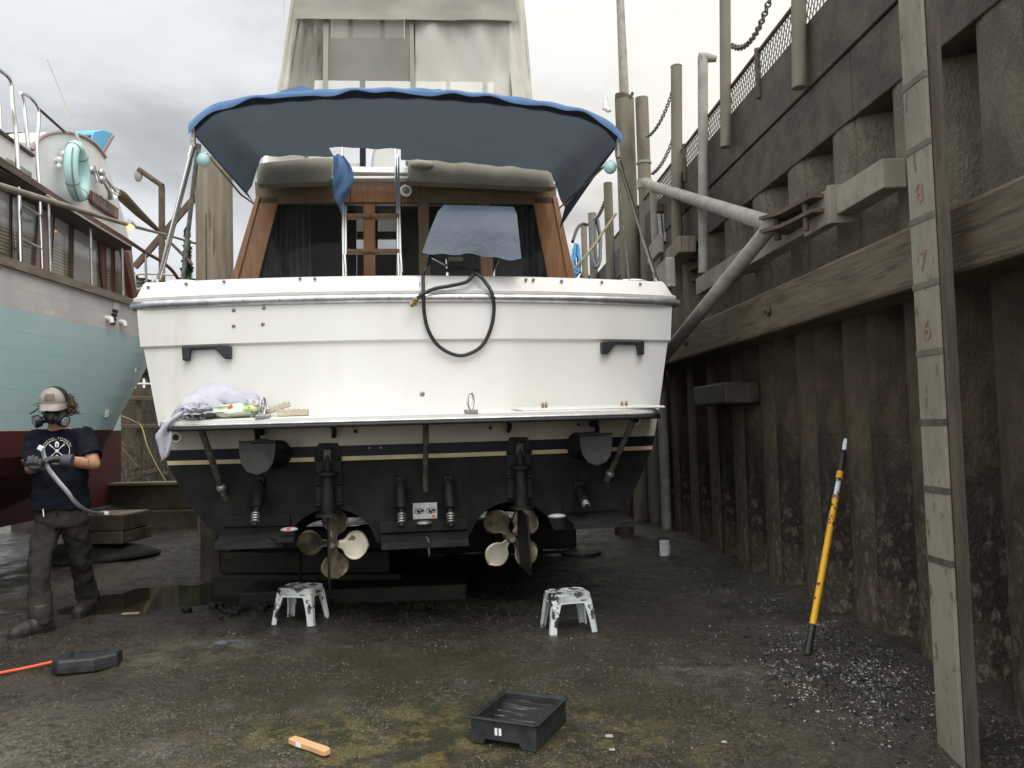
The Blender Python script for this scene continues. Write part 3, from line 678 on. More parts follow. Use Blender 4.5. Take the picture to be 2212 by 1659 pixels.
# --- canopy
can_rows = []; NS, NQ = 72, 26
def canopy(s, q):
    x = s*lerp(1.515, 1.45, q); e = abs(s)
    za = 3.635-.125*e*e-.13*e**14
    zf = 3.772-.045*e*e-.05*s-.34*sstep(.90, 1.0, e)
    k = q**1.1; z = lerp(za, zf, k) - .035*sin(pi*q)*(1-e*e)
    z += .006*sin(s*23+q*5)*q + .004*sin(s*41)
    y = lerp(.06+.10*e*e, 1.90, q)
    return V((x, y, z))
mb = MB(); vv = [[canopy(-1+2*i/NS, j/NQ) for i in range(NS+1)] for j in range(NQ+1)]
xo0, xo1 = B(718, 320, 1.8).x, B(868, 320, 1.8).x
vs = [p for r_ in vv for p in r_]; fs = []
for j in range(NQ):
    for i in range(NS):
        cc = (vv[j][i]+vv[j+1][i+1])/2
        if cc.y > 1.45 and xo0 < cc.x < xo1: continue
        a = j*(NS+1)+i; fs.append((a, a+1, a+NS+2, a+NS+1))
mb.add(vs, fs); cano = mb.build('canopy', ['canvas_under'], yacht, smooth=80, fix=False)
# blue outer skin just above, and the hem turned down along the aft edge
mb = MB(); mb.grid([[p+V((0, -.012, .014)) for p in vv[j]] for j in range(0, 3)]); mb.build('canopy_top', 'blue_canvas', cano, smooth=80)
mb = MB(); hem = []
for k in range(4):
    row = []
    for i in range(NS+1):
        s = -1+2*i/NS; p = canopy(s, 0); hgt = .034+.010*sin(s*13+1)+.008*sin(s*29)+.022*abs(s)**6
        row.append(p+V((0, -.016-.008*sin(k/3*pi)-.01*k/3, .016-hgt*k/3*1.15+.012*0)))
    hem.append(row)
mb.grid(hem); mb.build('canopy_hem', 'blue_canvas', cano, smooth=80)
# side drops to the cabin corners
for sx in (-1, 1):
    pts = [canopy(sx, q) for q in (0, .2, .4, .6, .8, 1)]
    mb = MB(); mb.grid([[p for p in pts], [p+V((-sx*.012*k, 0, -.02-(.08 if sx < 0 else .19)*(k/5)**1.2)) for k, p in enumerate(pts)]]); mb.build('canopy_side', 'canvas_under', cano, smooth=80)
# canopy poles
def pole(a, b, r, m_='steel'):
    mb = MB(); mb.tube([a, lerp(a, b, .92), lerp(a, b, .921), b], [r, r, r*1.35, r*1.35], 12); return mb.build('canopy_pole', m_, yacht, smooth=50)
cl, cr = canopy(-1, 0), canopy(1, 0)
pole(B(344, 604, .42), cl+V((.02, .03, -.12)), .019); pole(B(395, 602, .75), cl+V((.045, .05, -.1)), .016, 'dull_steel')
pole(B(1419, 606, .42), cr+V((-.02, .03, -.16)), .015); pole(B(1359, 606, .40), cr+V((-.03, .06, -.05)), .006, 'dull_steel')
for c_, sx in ((cl, 1), (cr, -1)):
    mb = MB(); mb.tube([c_+V((.015*sx, .03, .0)), c_+V((.02*sx, .03, -.14))], [.016, .02], 10); mb.build('pole_socket', 'dull_steel', yacht, smooth=50)
    mb = MB(); mb.ell(c_+V((.065*sx, .10, -.19)), (.048, .048, .05), 20, 12); mb.build('deck_light', 'ring_teal', yacht, smooth=60)
mb = MB(); mb.tube([cl+V((.08, .1, -.14)), B(520, 420, 1.3), B(548, 440, 1.9)], .008, 8); mb.build('canopy_strut', 'steel', cano, smooth=60)
mb = MB(); mb.tube([cr+V((-.06, .1, -.14)), B(1208, 450, 1.9)], .008, 8); mb.build('canopy_strut', 'steel', cano, smooth=60)
# hanging blue flap beside the hatch
mb = MB(); rows = []
for k in range(14):
    t = k/13; row = []
    for i in range(13):
        s = i/12; u = lerp(719, 741+26*sin(min(1, t*1.35)*pi)*.9, s); v = lerp(334, 470-55*(1-s)*t, t)
        p = B(u, v, 1.80); p.y += .03*sin(s*9+t*7); row.append(p)
    rows.append(row)
mb.grid(rows); mb.build('rolled_flap', 'blue_canvas', yacht, smooth=80)
# --- flybridge enclosure
fl = lambda pts, y, th, name, m_, par=None, sm=0: (lambda q: q.build(name, m_, par or yacht, smooth=sm))(MB().prism(flat(pts, y), (0, th, 0)))
YB, YFB = 2.42, 4.7
def crease(pts_l, pts_r, y, name, m_, amp=.02, n=14):
    mb = MB(); rows = []
    for k in range(17):
        t = k/16; a = V((*[lerp(pts_l[0][i], pts_l[1][i], t) for i in (0, 1)], 0)); b = V((*[lerp(pts_r[0][i], pts_r[1][i], t) for i in (0, 1)], 0)); row = []
        for i in range(n+1):
            s = i/n; p = B(lerp(a.x, b.x, s), lerp(a.y, b.y, s), y); p.y += amp*(noise.noise(V((s*5, t*2, y)))+.6*noise.noise(V((s*9+t*4, t*3, 7)))); row.append(p)
        rows.append(row)
    mb.grid(rows); return mb.build(name, m_, yacht, smooth=80)
crease([(594, 225), (636, -30)], [(616, 225), (655, -30)], YB, 'enclosure_panel', 'canvas_beige')
crease([(1108, 225), (1086, -30)], [(1152, 225), (1130, -30)], YB, 'enclosure_panel', 'canvas_beige')
crease([(616, 225), (655, -30)], [(698, 225), (700, -30)], YB+.01, 'clear_panel', 'clear_vinyl', .05)
crease([(709, 225), (709, -30)], [(886, 225), (886, -30)], YB+.01, 'clear_panel', 'clear_vinyl', .012)
crease([(897, 225), (897, -30)], [(1108, 225), (1086, -30)], YB+.01, 'clear_panel', 'milky_vinyl', .05)
fl([(697, 225), (708, 225), (710, 22), (699, 22)], YB-.01, .02, 'zipper_strip', 'canvas_grey'); fl([(887, 225), (898, 225), (892, 22), (884, 22)], YB-.01, .02, 'zipper_strip', 'canvas_grey')
crease([(634, 40), (648, -40)], [(1118, 44), (1108, -40)], YB-.07, 'enclosure_valance', 'canvas_grey', .02)
# inside: forward canvas with window strips
for pts in ([(655, 172), (1092, 176), (1084, 82), (664, 82)], [(664, 82), (716, 82), (716, -60), (676, -60)], [(874, 82), (1084, 82), (1072, -60), (874, -60)], [(717, 24), (873, 24), (873, -60), (717, -60)]): fl(pts, YFB, .02, 'forward_canvas', 'canvas_grey')
for u in (757, 826): fl([(u-5, 81), (u+5, 81), (u+5, 25), (u-5, 25)], YFB-.02, .02, 'window_strap', 'canvas_grey')
fl([(717, 82), (873, 82), (873, 24), (717, 24)], YFB+.01, .006, 'roof_window', 'milky_vinyl')
for u, w_ in ((702, 9), (783, 12), (895, 8), (968, 8), (1048, 10), (1074, 14)): fl([(u-w_/2, 235), (u+w_/2, 235), (u+w_/2, 168), (u-w_/2, 168)], YFB, .03, 'windscreen_post', 'canvas_grey')
mb = MB(); q = [B(606, -40, YB), B(1120, -40, YB), B(1110, -60, YFB), B(640, -60, YFB)]; mb.prism(q, (0, 0, .03)); mb.build('enclosure_roof', 'canvas_beige', yacht, smooth=0)
for sx, u0, u1 in ((-1, 596, 634), (1, 1150, 1128)):
    a, b = B(u0, 225, YB), B(u1, -40, YB); c, d = V((a.x*.98, YFB, a.z)), V((b.x*.98, YFB, b.z+.7)); mb = MB(); mb.prism([a, b, d, c], (.01*-sx, 0, 0)); mb.build('enclosure_side', 'canvas_beige', yacht, smooth=0)
mb = MB(); mb.box((0, 6.2, 2.15), (3.2, 5.2, .06)); mb.build('foredeck', 'gelcoat', yacht, smooth=0)
mb = MB(); zf0 = 3.76
for sx in (-1, 1): mb.prism([V((sx*1.34, 2.05, zf0)), V((sx*1.30, 2.4, 4.5)), V((sx*1.25, YFB, 4.6)), V((sx*1.30, YFB+.6, zf0))], (-.04*sx, 0, 0))
mb.box((0, YFB+.2, 4.1), (2.5, .05, .75)); mb.build('flybridge_bulwark', 'fiberglass_white', yacht, smooth=0)
mb = MB(); rows = []
for (u0, v0, u1, v1) in ((600, 212, 706, 205), (606, 196, 690, 198), (640, 190, 668, 192)): rows.append([B(lerp(u0, u1, i/10), lerp(v0, v1, i/10)-6*sin(pi*i/10), 2.3) for i in range(11)])
mb.grid(rows); mb.build('canvas_bundle', 'blue_canvas', yacht, smooth=80)
mb = MB(); rows = []
for (k, dv) in ((0, 26), (1, 0)): rows.append([B(lerp(893, 1075, i/16), (195+26*(max(0, i-5)/11)**1.1+3*sin(i))+dv*(1-k)-(0), 2.34) for i in range(17)])
mb.grid(rows); mb.build('canvas_bundle', 'blue_canvas', yacht, smooth=80)
mb = MB(); mb.tube([B(612, 215, 2.6), B(613, -60, 2.6)], .006, 6); mb.build('antenna', 'white_paint', yacht)
# stern cleats
for x in (-1.68, 1.70):
    z = 2.345; y = .62; mb = MB(); mb.tube(spline([(x-.11, y, z+.05), (x-.05, y, z+.062), (x+.05, y, z+.062), (x+.11, y, z+.05)], 4), .012, 8)
    for d in (-.035, .035): mb.tube([(x+d, y, z-.01), (x+d, y, z+.06)], .014, 8)
    mb.build('mooring_cleat', 'steel', yacht, smooth=60)
# ================================================================== GROUND
def ghash(x, y): return noise.noise(V((x, y, 0)))
def gz(x, y):
    wx = 2.30-.055*y
    z = .024*noise.noise(V((x*1.1, y*1.1, 3)))+.013*noise.noise(V((x*4, y*4, 9)))+.004*noise.noise(V((x*13, y*13, 2)))+.0025*noise.noise(V((x*31, y*31, 5)))
    z += .10*sstep(wx-.75, wx+.1, x)*(.7+.5*noise.noise(V((x*2, y*2, 1)))) * sstep(2.9, 4.0, y)
    z -= .085*math.exp(-(((x-1.78)/.35)**2+((y-3.0)/.38)**2))
    z -= .030*math.exp(-(((x+2.75)/.75)**2+((y-6.5)/.75)**2))
    return z
def graded(a, b, c, d, h, H):
    out = []; x = a
    while x < b:
        out.append(x)
        dd = 0 if c <= x <= d else min(abs(x-c), abs(x-d)); x += h+dd*H
    out.append(b); return out
gx = graded(-300, 300, -4.6, 2.6, .035, .35); gy = graded(-60, 700, 2.2, 8.5, .038, .35)
mb = MB(); mb.grid([[V((x, y, gz(x, y))) for x in gx] for y in gy])
mt = bpy.data.materials.new('ground_mud'); mt.use_nodes = True; n = mt.node_tree.nodes; l = mt.node_tree.links; bs = n['Principled BSDF']
tc = n.new('ShaderNodeTexCoord')
def NZ(s, d=8, r=.62, off=0):
    mp = n.new('ShaderNodeMapping'); l.new(tc.outputs['Object'], mp.inputs[0]); mp.inputs['Location'].default_value = (off, off*.7, 0)
    t = n.new('ShaderNodeTexNoise'); t.inputs['Scale'].default_value = s; t.inputs['Detail'].default_value = d; t.inputs['Roughness'].default_value = r; l.new(mp.outputs[0], t.inputs[0]); return t.outputs['Fac']
def SS(k, a, b):
    r_ = n.new('ShaderNodeMapRange'); r_.interpolation_type = 'SMOOTHSTEP'; r_.inputs[1].default_value = a; r_.inputs[2].default_value = b; l.new(k, r_.inputs[0]); return r_.outputs[0]
def MIX(f, a, b):
    x = n.new('ShaderNodeMix'); x.data_type = 'RGBA'; l.new(f, x.inputs[0])
    for k, q in ((6, a), (7, b)):
        if isinstance(q, tuple): x.inputs[k].default_value = (*q, 1)
        else: l.new(q, x.inputs[k])
    return x.outputs[2]
def MA(op, a, b):
    x = n.new('ShaderNodeMath'); x.operation = op; x.use_clamp = True
    for k, q in ((0, a), (1, b)):
        if isinstance(q, (int, float)): x.inputs[k].default_value = q
        else: l.new(q, x.inputs[k])
    return x.outputs[0]
def SPOT(cx_, cy_, rx, ry):     # soft patch of ground colour: stains, and the shade painted under the yacht
    mp = n.new('ShaderNodeMapping'); l.new(tc.outputs['Object'], mp.inputs[0]); mp.inputs['Location'].default_value = (-cx_/rx, -cy_/ry, 0); mp.inputs['Scale'].default_value = (1/rx, 1/ry, 0)
    le = n.new('ShaderNodeVectorMath'); le.operation = 'LENGTH'; l.new(mp.outputs[0], le.inputs[0])
    r_ = n.new('ShaderNodeMapRange'); r_.interpolation_type = 'SMOOTHSTEP'; r_.inputs[1].default_value = 1.0; r_.inputs[2].default_value = .3; l.new(le.outputs['Value'], r_.inputs[0]); return r_.outputs[0]
col = MIX(SS(NZ(26, 9, .75), .38, .62), (.018, .0145, .009), (.112, .093, .060))
wetm = SS(NZ(1.15, 7, .68, 13), .44, .60); col = MIX(MA('MULTIPLY', wetm, .78), col, (.019, .0155, .010))
col = MIX(MA('MULTIPLY', SS(NZ(2.2, 6, .7), .46, .64), .75), col, (.105, .094, .070))
col = MIX(MA('MULTIPLY', SPOT(-1.9, 2.9, 2.0, 1.6), SS(NZ(18, 9, .78, 17), .36, .58)), col, (.22, .205, .165))
col = MIX(MA('MULTIPLY', SPOT(1.0, 2.7, 1.4, 1.3), SS(NZ(21, 9, .78, 27), .42, .62)), col, (.13, .108, .070))
col = MIX(MA('MULTIPLY', SPOT(-3.0, 8.2, 2.6, 2.2), SS(NZ(12, 9, .75, 37), .40, .60)), col, (.15, .142, .12))
alg = MA('MULTIPLY', SPOT(-.5, 3.9, 2.0, 1.6), SS(NZ(3.4, 8, .7, 4), .36, .54))
col = MIX(alg, col, (.050, .052, .014))
yel = MA('MULTIPLY', SPOT(-.35, 3.2, 1.8, .95), SS(NZ(5.5, 9, .76, 11), .47, .58)); col = MIX(yel, col, (.215, .172, .062))
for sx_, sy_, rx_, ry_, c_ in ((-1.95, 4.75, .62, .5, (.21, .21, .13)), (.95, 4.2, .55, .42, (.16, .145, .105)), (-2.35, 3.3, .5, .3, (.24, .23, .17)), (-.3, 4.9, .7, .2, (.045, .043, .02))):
    col = MIX(MA('MULTIPLY', SPOT(sx_, sy_, rx_, ry_), SS(NZ(6.5, 8, .7, sx_), .42, .60)), col, c_)
col = MIX(MA('MULTIPLY', SPOT(-1.82, 5.0, .22, .09), SS(NZ(9, 6, .6, 2), .42, .52)), col, (.27, .35, .38))
brn = SS(NZ(.8, 4, .6, 21), .45, .62); col = MIX(MA('MULTIPLY', brn, .5), col, (.050, .034, .020))
col = MIX(MA('MULTIPLY', SPOT(-2.75, 6.4, 1.3, 1.1), .8), col, (.022, .017, .012))
col = MIX(MA('MULTIPLY', SPOT(-.35, 6.5, 2.7, 2.3), .95), col, (.011, .010, .008))  # deep shadow under the yacht painted into the ground colour
spk = SS(NZ(130, 3, .6, 8), .655, .70); col = MIX(MA('MULTIPLY', spk, .8), col, (.28, .27, .24))
peb = SS(NZ(70, 4, .75, 31), .40, .60); col = MIX(MA('MULTIPLY', peb, .55), col, (.014, .013, .011))
sp3 = SS(NZ(62, 4, .7, 44), .585, .64); col = MIX(MA('MULTIPLY', MA('MULTIPLY', sp3, SS(NZ(2.6, 6, .7, 52), .42, .62)), .9), col, (.34, .315, .255))
spk2 = SS(NZ(46, 5, .7, 3), .57, .66); col = MIX(MA('MULTIPLY', spk2, .55), col, (.012, .011, .010))
l.new(col, bs.inputs['Base Color'])
rg = MA('ADD', MA('MULTIPLY', SS(NZ(3, 7, .7, 6), .38, .62), .46), .15); l.new(rg, bs.inputs['Roughness']); bs.inputs['Specular IOR Level'].default_value = .5
bp_ = n.new('ShaderNodeBump'); bp_.inputs['Strength'].default_value = .85; bp_.inputs['Distance'].default_value = .03; l.new(NZ(55, 9, .78), bp_.inputs['Height']); l.new(bp_.outputs[0], bs.inputs['Normal'])
MATS['ground_mud'] = mt
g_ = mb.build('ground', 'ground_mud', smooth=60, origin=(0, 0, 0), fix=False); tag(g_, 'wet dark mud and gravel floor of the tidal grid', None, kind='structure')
# puddle
wm = mat('puddle_water', (.012, .010, .007), None, rough=.035, spec=.5, bump=.02, bscale=9)
mb = MB(); pts = []
for i in range(72):
    a = 2*pi*i/72; k = 1+.24*noise.noise(V((cos(a)*1.6, sin(a)*1.6, 4)))+.16*noise.noise(V((cos(a)*5, sin(a)*5, 1))); pts.append(V((-2.74+.80*cos(a)*k+.12*sin(a), 6.42+.72*sin(a)*k, -.016)))
mb.add(pts, [tuple(range(72))]); o = mb.build('puddle', 'puddle_water', smooth=0); tag(o, 'shallow brown puddle between the walking man and the yacht', None, kind='structure')
# scattered shell bits and stones: nobody could count them
def bits(name, matn, label, cat, pts):
    mb = MB()
    for x, y, r, zz in pts:
        z = gz(x, y)+zz; k = random.choice((3, 4, 5)); a0 = random.random()*6.3; tl = V((random.uniform(-.6, .6), random.uniform(-.6, .6), 1)).normalized(); ex, ey = frame(tl)
        ring = [V((x, y, z))+(ex*cos(a0+2*pi*i/k)*r*random.uniform(.6, 1.2)+ey*sin(a0+2*pi*i/k)*r*random.uniform(.4, .8)) for i in range(k)]
        mb.add(ring+[V((x, y, z))+tl*r*.45], [(i, (i+1) % k, k) for i in range(k)])
    o = mb.build(name, matn, smooth=0, fix=False, origin=(0, 3, 0)); tag(o, label, cat, kind='stuff'); return o
sp = []
rnd = random.Random(3)
wx = lambda y: 2.30-.055*y
while len(sp) < 2600:
    t = rnd.random()
    if t < .42:
        y = rnd.uniform(3.2, 7.2); x = wx(y)-.12-abs(rnd.gauss(0, .36)); 
        if noise.noise(V((x*2.6, y*2.6, 1))) < .0: continue
        r = rnd.uniform(.0022, .007)*(1.5 if rnd.random() < .12 else 1)
    elif t < .56:
        x = 1.56+rnd.gauss(0, .17); y = 4.0+rnd.gauss(0, .34); r = rnd.uniform(.0035, .012)*(1.5 if rnd.random() < .1 else 1)
        if x > wx(y)-.1 or noise.noise(V((x*5, y*5, 3))) < -.1: continue
    else:
        y = rnd.uniform(2.4, 8); x = rnd.uniform(-.62*y, 1.6); r = rnd.uniform(.0015, .0042)
        if noise.noise(V((x*1.3, y*1.3, 1))) < -.05+.2*(x < -.3): continue
    sp.append((x, y, r, .002))
bits('shell_fragments', 'shell', 'pale broken shell fragments strewn over the mud, thickest along the wall', 'shell debris', sp)
sp = []
while len(sp) < 26000:
    y = 2.35+rnd.random()**1.5*6; x = rnd.uniform(-.68*y, min(.62*y, wx(y)))
    if noise.noise(V((x*1.7, y*1.7, 7))) < -.12: continue
    sp.append((x, y, rnd.uniform(.003, .0085)*(1.5 if rnd.random() < .08 else 1), .0))
sp2 = []
while len(sp2) < 900:
    y = 3.95+rnd.gauss(0, .42); x = 1.55+rnd.gauss(0, .2)
    if rnd.random() < .3: y = rnd.uniform(3.4, 7); x = wx(y)-.1-abs(rnd.gauss(0, .22))
    if x > wx(y)-.06 or noise.noise(V((x*4, y*4, 3))) < -.15: continue
    sp2.append((x, y, rnd.uniform(.006, .017), .003))
bits('mussel_shells', 'shell_dark', 'dark glossy mussel shells heaped with the pale fragments by the wall', 'mussel shells', sp2)
bits('gravel', 'stone', 'small wet dark stones and grit covering the mud', 'gravel', sp)
# ================================================================== WHARF
def onw(u, v, off):
    d = ray(u, v); return atY(u, v, (2.30+off)/(d.x/d.y+.055))
def wp(y, off, z): return V((2.30-.055*y+off, y, z))    # point at distance off behind the wall line
wall = thing('sheet_pile_wall', 'tall dark brown corrugated sheet pile wall with barnacles along the right side', 'sheet pile wall', wp(4, 0, 0))
per, Y0 = .70, 1.08
prof = [(0, 0), (.10, -.012), (.20, -.012), (.28, .0), (.335, .035), (.40, .16), (.45, .195), (.50, .205), (.55, .195), (.60, .155), (.655, .03), (.70, 0)]
def sheet(zl, zh, name, mt_, sl):
    mb = MB(); zs = [zl+(zh-zl)*k/14 for k in range(15)]
    mb.grid([[V((-.055*a+b-.0, a, z)) for a, b in prof] for z in zs])
    return mb
first = None
for k in range(26):
    y = Y0+per*k
    if first is None:
        mb = sheet(-.6, 3.41, 's', None, 0); first = o = mb.build('sheet_pile', 'pile_brown', wall, smooth=50)
        md = o.modifiers.new('s', 'SOLIDIFY'); md.thickness = .012
    else: o = first.copy(); COL.objects.link(o); o.parent = wall
    o.location = wp(y, 0, 0)-V((0, y, 0))+V((0, y, 0))-wp(4, 0, 0)
    o.location.y = y-4; o.location.z = 0
# barnacle crust on the lower sheets (belongs to the wall)
mb = MB(); rr = random.Random(5)
for _ in range(5200):
    y = 1.4+rr.random()**1.3*8; ph = ((y-Y0) % per); b = interp(prof, ph); z = .04+abs(rr.gauss(0, .38))
    if noise.noise(V((y*3, z*2.2, 2))) < -.05: continue
    if z > 1.5: continue
    c = wp(y, b-.004, z); r = rr.uniform(.004, .012); k = 4; a0 = rr.random()*6
    ring = [c+V((0, cos(a0+2*pi*i/k)*r, sin(a0+2*pi*i/k)*r*1.1)) for i in range(k)]; mb.add(ring+[c+V((-r*.6, 0, 0))], [(i, (i+1) % k, k) for i in range(k)])
o = mb.build('barnacle_crust', 'pile_barnacle', wall, smooth=0, world=True, fix=False); o['kind'] = 'stuff'
# deck on top
deck = thing('wharf_deck', 'dark timber wharf deck running above the sheet piles', 'wharf deck', wp(6, .5, 3.42))
mb = MB()
for (z0, z1, off) in ((3.02, 3.42, -.035), (3.425, 3.845, -.05)):
    segs = [(1.0, 4.55), (4.56, 8.6), (8.61, 19)] if z0 < 3.2 else [(1.0, 3.62), (3.80, 7.2), (7.21, 19)]
    for y0, y1 in segs: mb.prism([wp(y0, off, z0), wp(y1, off, z0), wp(y1, off, z1), wp(y0, off, z1)], (.22, 0, 0))
mb.build('fascia_timber', 'timber_wet', deck, smooth=0, world=True, bevel=.008)
mb = MB(); mb.prism([wp(1, .18, 3.72), wp(19, .18, 3.72), wp(19, .18, 3.835), wp(1, .18, 3.835)], (2.6, 0, 0)); mb.build('deck_planks', 'timber_wet', deck, smooth=0, world=True)
mb = MB()
for y in [1.4+1.4*k for k in range(12)]: mb.prism([wp(y, .2, 3.42), wp(y+.2, .2, 3.42), wp(y+.2, .2, 3.71), wp(y, .2, 3.71)], (2.3, 0, 0))
mb.build('deck_joists', 'timber_wet', deck, smooth=0, world=True)
mb = MB(); mb.prism([wp(1, 2.7, 3.0), wp(19, 2.7, 3.0), wp(19, 2.7, 3.99), wp(1, 2.7, 3.99)], (.3, 0, 0)); mb.build('back_beam', 'timber_wet', deck, smooth=0, world=True)
# waler timber
t_ = thing('waler_timber', 'long weathered squared timber bolted across the sheet piles at mid height', 'timber beam', wp(5, -.40, 2.0))
mb = MB(); mb.prism([wp(1.1, -.26, 1.872), wp(9.2, -.26, 1.872), wp(9.2, -.26, 2.164), wp(1.1, -.26, 2.164)], (.24, 0, 0)); mb.build('beam', 'timber_old', t_, smooth=0, world=True, bevel=.02)
for y in (5.35, 7.4):
    mb = MB(); mb.tube([wp(y, -.268, 2.02), wp(y, -.282, 2.02)], .035, 18); o = mb.build('bolt_washer', 'rust_dark', t_, smooth=40, world=True)
    mb = MB(); mb.tube([wp(y, -.28, 2.02), wp(y, -.305, 2.02)], .018, 6); mb.build('bolt_head', 'rust_dark', o, smooth=0, world=True)
mb = MB(); mb.prism([wp(6.5, -.22, 1.42), wp(7.4, -.22, 1.42), wp(7.4, -.22, 1.6), wp(6.5, -.22, 1.6)], (.3, 0, 0)); o = mb.build('fender_block', 'timber_wet', smooth=0, bevel=.02); tag(o, 'dark wooden fender block low on the wall beyond the yacht corner', 'timber block')
# steel beam with clamp
sb = thing('steel_beam', 'pale steel box beam along the wall above the squared timber', 'steel beam', wp(5.5, -.2, 2.5))
mb = MB()
for y0, y1 in ((3.95, 4.46), (4.50, 7.25)):
    mb.prism([wp(y0, -.20, 2.432), wp(y1, -.20, 2.432), wp(y1, -.20, 2.582), wp(y0, -.20, 2.582)], (.12, 0, 0))
mb.build('channel', 'galv_pale', sb, smooth=0, world=True, bevel=.006)
mb = MB(); mb.prism([wp(4.50, -.216, 2.40), wp(4.86, -.216, 2.40), wp(4.86, -.216, 2.60), wp(4.50, -.216, 2.60)], (.014, 0, 0)); mb.prism([wp(4.46, -.235, 2.605), wp(4.50, -.235, 2.605), wp(4.50, -.235, 2.385), wp(4.46, -.235, 2.385)], (.16, 0, 0))
mb.build('splice_plate', 'galv_pale', sb, smooth=0, world=True, bevel=.005)
jn = atY(1672, 485, 5.05)
mb = MB()
for dz in (-.05, .035): mb.prism([jn+V((-.09, .02, dz)), jn+V((.0, -.12, dz)), jn+V((.06, -.48, dz)), jn+V((.16, -.48, dz)), jn+V((.13, .1, dz))], (0, 0, .022))
mb.tube([jn+V((.02, 0, -.10)), jn+V((.02, 0, .07))], .022, 10); mb.tube([jn+V((.07, -.36, -.13)), jn+V((.07, -.36, .09))], .018, 8)
mb.build('clamp', 'rust_dark', sb, smooth=30, world=True)
for k in (6.2, 7.0):
    mb = MB(); mb.prism([wp(k, -.07, 2.45), wp(k+.1, -.07, 2.45), wp(k+.1, -.07, 2.56), wp(k, -.07, 2.56)], (.25, 0, 0)); mb.build('stand_off', 'rust_dark', sb, smooth=0, world=True)
br = thing('pipe_brace', 'pair of grey steel pipes meeting at the beam clamp and holding the mooring piles', 'pipe brace', jn)
for (p, r) in ((atY(1393, 396, 9.75), .055), (atY(1430, 775, 6.9), .050)):
    mb = MB(); mb.tube([jn+V((-.01, 0, 0)), p], r, 20); mb.build('brace_pipe', 'galv', br, smooth=50, world=True)
# piles
def round_pile(name, label, cat, u0, u1, Y, vt, r, m_, zb_=-.3, slant=.02, group=None):
    a = atY(u0, vt, Y); b = atY(u1, vt, Y); w = (b.x-a.x)/2; c = (a+b)/2
    t = thing(name, label, cat, (c.x, Y, 0), group=group); mb = MB()
    mb.tube([V((c.x+slant*(1-k/8)*0, Y, lerp(zb_, c.z-(.0), k/8))) for k in range(9)], [w*(1+.002*(8-k)) for k in range(9)], 28); mb.build('pile_shaft', m_, t, smooth=50, world=True)
    return t, c, w
t, c, w = round_pile('mooring_pile', 'thick grey brown mooring pile with slanted top behind the starboard canopy corner', 'mooring pile', 1328, 1369, 10.2, 214, 0, 'piling_steel')
mb = MB(); mb.tube([c+V((0, 0, -.02)), c+V((0, 0, .03)), c+V((.02, 0, .05))], [w*1.01, w*1.0, w*.5], 28); mb.build('pile_cap', 'rust_dark', t, smooth=50, world=True)
t, c, w = round_pile('pipe_pile', 'slimmer steel pipe pile with a collar beside the thick mooring pile', 'pipe pile', 1372, 1400, 9.9, 212, 0, 'piling_steel')
for v, h in ((398, .11), (352, .03)):
    q = atY(1388, v, 9.9); mb = MB(); mb.tube([V((c.x, 9.9, q.z-h/2)), V((c.x, 9.9, q.z+h/2))], w*1.14, 28); mb.build('pipe_collar', 'galv', t, smooth=40, world=True)
mb = MB(); mb.tube([atY(1361, 212, 10), atY(1367, 200, 10)], .02, 8); o = mb.build('pile_spike', 'rust_dark'); tag(o, 'short rusty spike sticking up from the pile tops', 'spike')
t, c, w = round_pile('pipe_pile', 'grey pipe pile right of the collared pile, under the upper brace', 'pipe pile', 1403, 1424, 9.2, 400, 0, 'galv')
mb = MB(); a = atY(1349, 215, 10.5); b = atY(1338, -40, 10.5); mb.tube([a+V((0, 0, -.6)), a, b], [.066, .064, .05], 14); o = mb.build('tall_pole', 'galv'); tag(o, 'tall thin grey pole rising from the thick mooring pile out of the frame', 'pole')
# security camera / lamp on the pile
cmt = thing('pile_lamp', 'small white lamp with cable clipped left of the thick mooring pile top', 'lamp', atY(1310, 232, 10))
mb = MB(); mb.tube(spline([atY(1318, 236, 10), atY(1312, 238, 10), atY(1309, 230, 10)], 5), .03, 10); mb.build('bracket', 'fiberglass_white', cmt, smooth=60, world=True)
mb = MB(); mb.tube([atY(1306, 236, 10), atY(1307, 208, 10)], [.03, .02], 10); mb.tube(spline([atY(1308, 232, 10), atY(1314, 215, 10), atY(1311, 208, 10), atY(1307, 220, 10)], 5), .011, 6); mb.build('lamp_body', 'fiberglass_white', cmt, smooth=60, world=True)
# railing posts on the deck edge
def edge_post(u, off, vt, vb, r, name, label, cat, m_='galv', tee=False, grp=None):
    Y = onw(u, vb, off).y; p0 = atY(u+1, vb, Y); p1 = atY(u-1, vt, Y)
    t = thing(name, label, cat, p0, group=grp); mb = MB(); mb.tube([p0, p1], r, 16); mb.build('post_shaft', m_, t, smooth=50, world=True)
    if tee: q = p1; mb = MB(); mb.tube([q+V((-.03, 0, -.02)), q+V((.03, 0, -.015)), q+V((.12, -.02, -.04))], [.05, .045, .028], 12); mb.build('tee_handle', m_, t, smooth=40, world=True)
    else: mb = MB(); mb.tube([p1, p1+V((0, 0, .012))], [r*1.05, r*.9], 16); mb.build('post_cap', m_, t, smooth=40, world=True)
    return p0, p1
pA = edge_post(1567, -.12, -30, 318, .046, 'railing_post', 'tall brown railing post running out of the frame right of the tee-topped pipe', 'railing post', 'piling_steel', grp='railing posts along the wharf')
pB = edge_post(1462, -.14, 144, 560, .058, 'railing_post', 'round-topped railing post between the two chains, nearest the mooring piles', 'railing post', 'piling_steel', grp='railing posts along the wharf')
edge_post(1519, -.16, 121, 590, .046, 'standpipe', 'pale standpipe with a tee handle on top and flanges below', 'standpipe', 'galv', True)
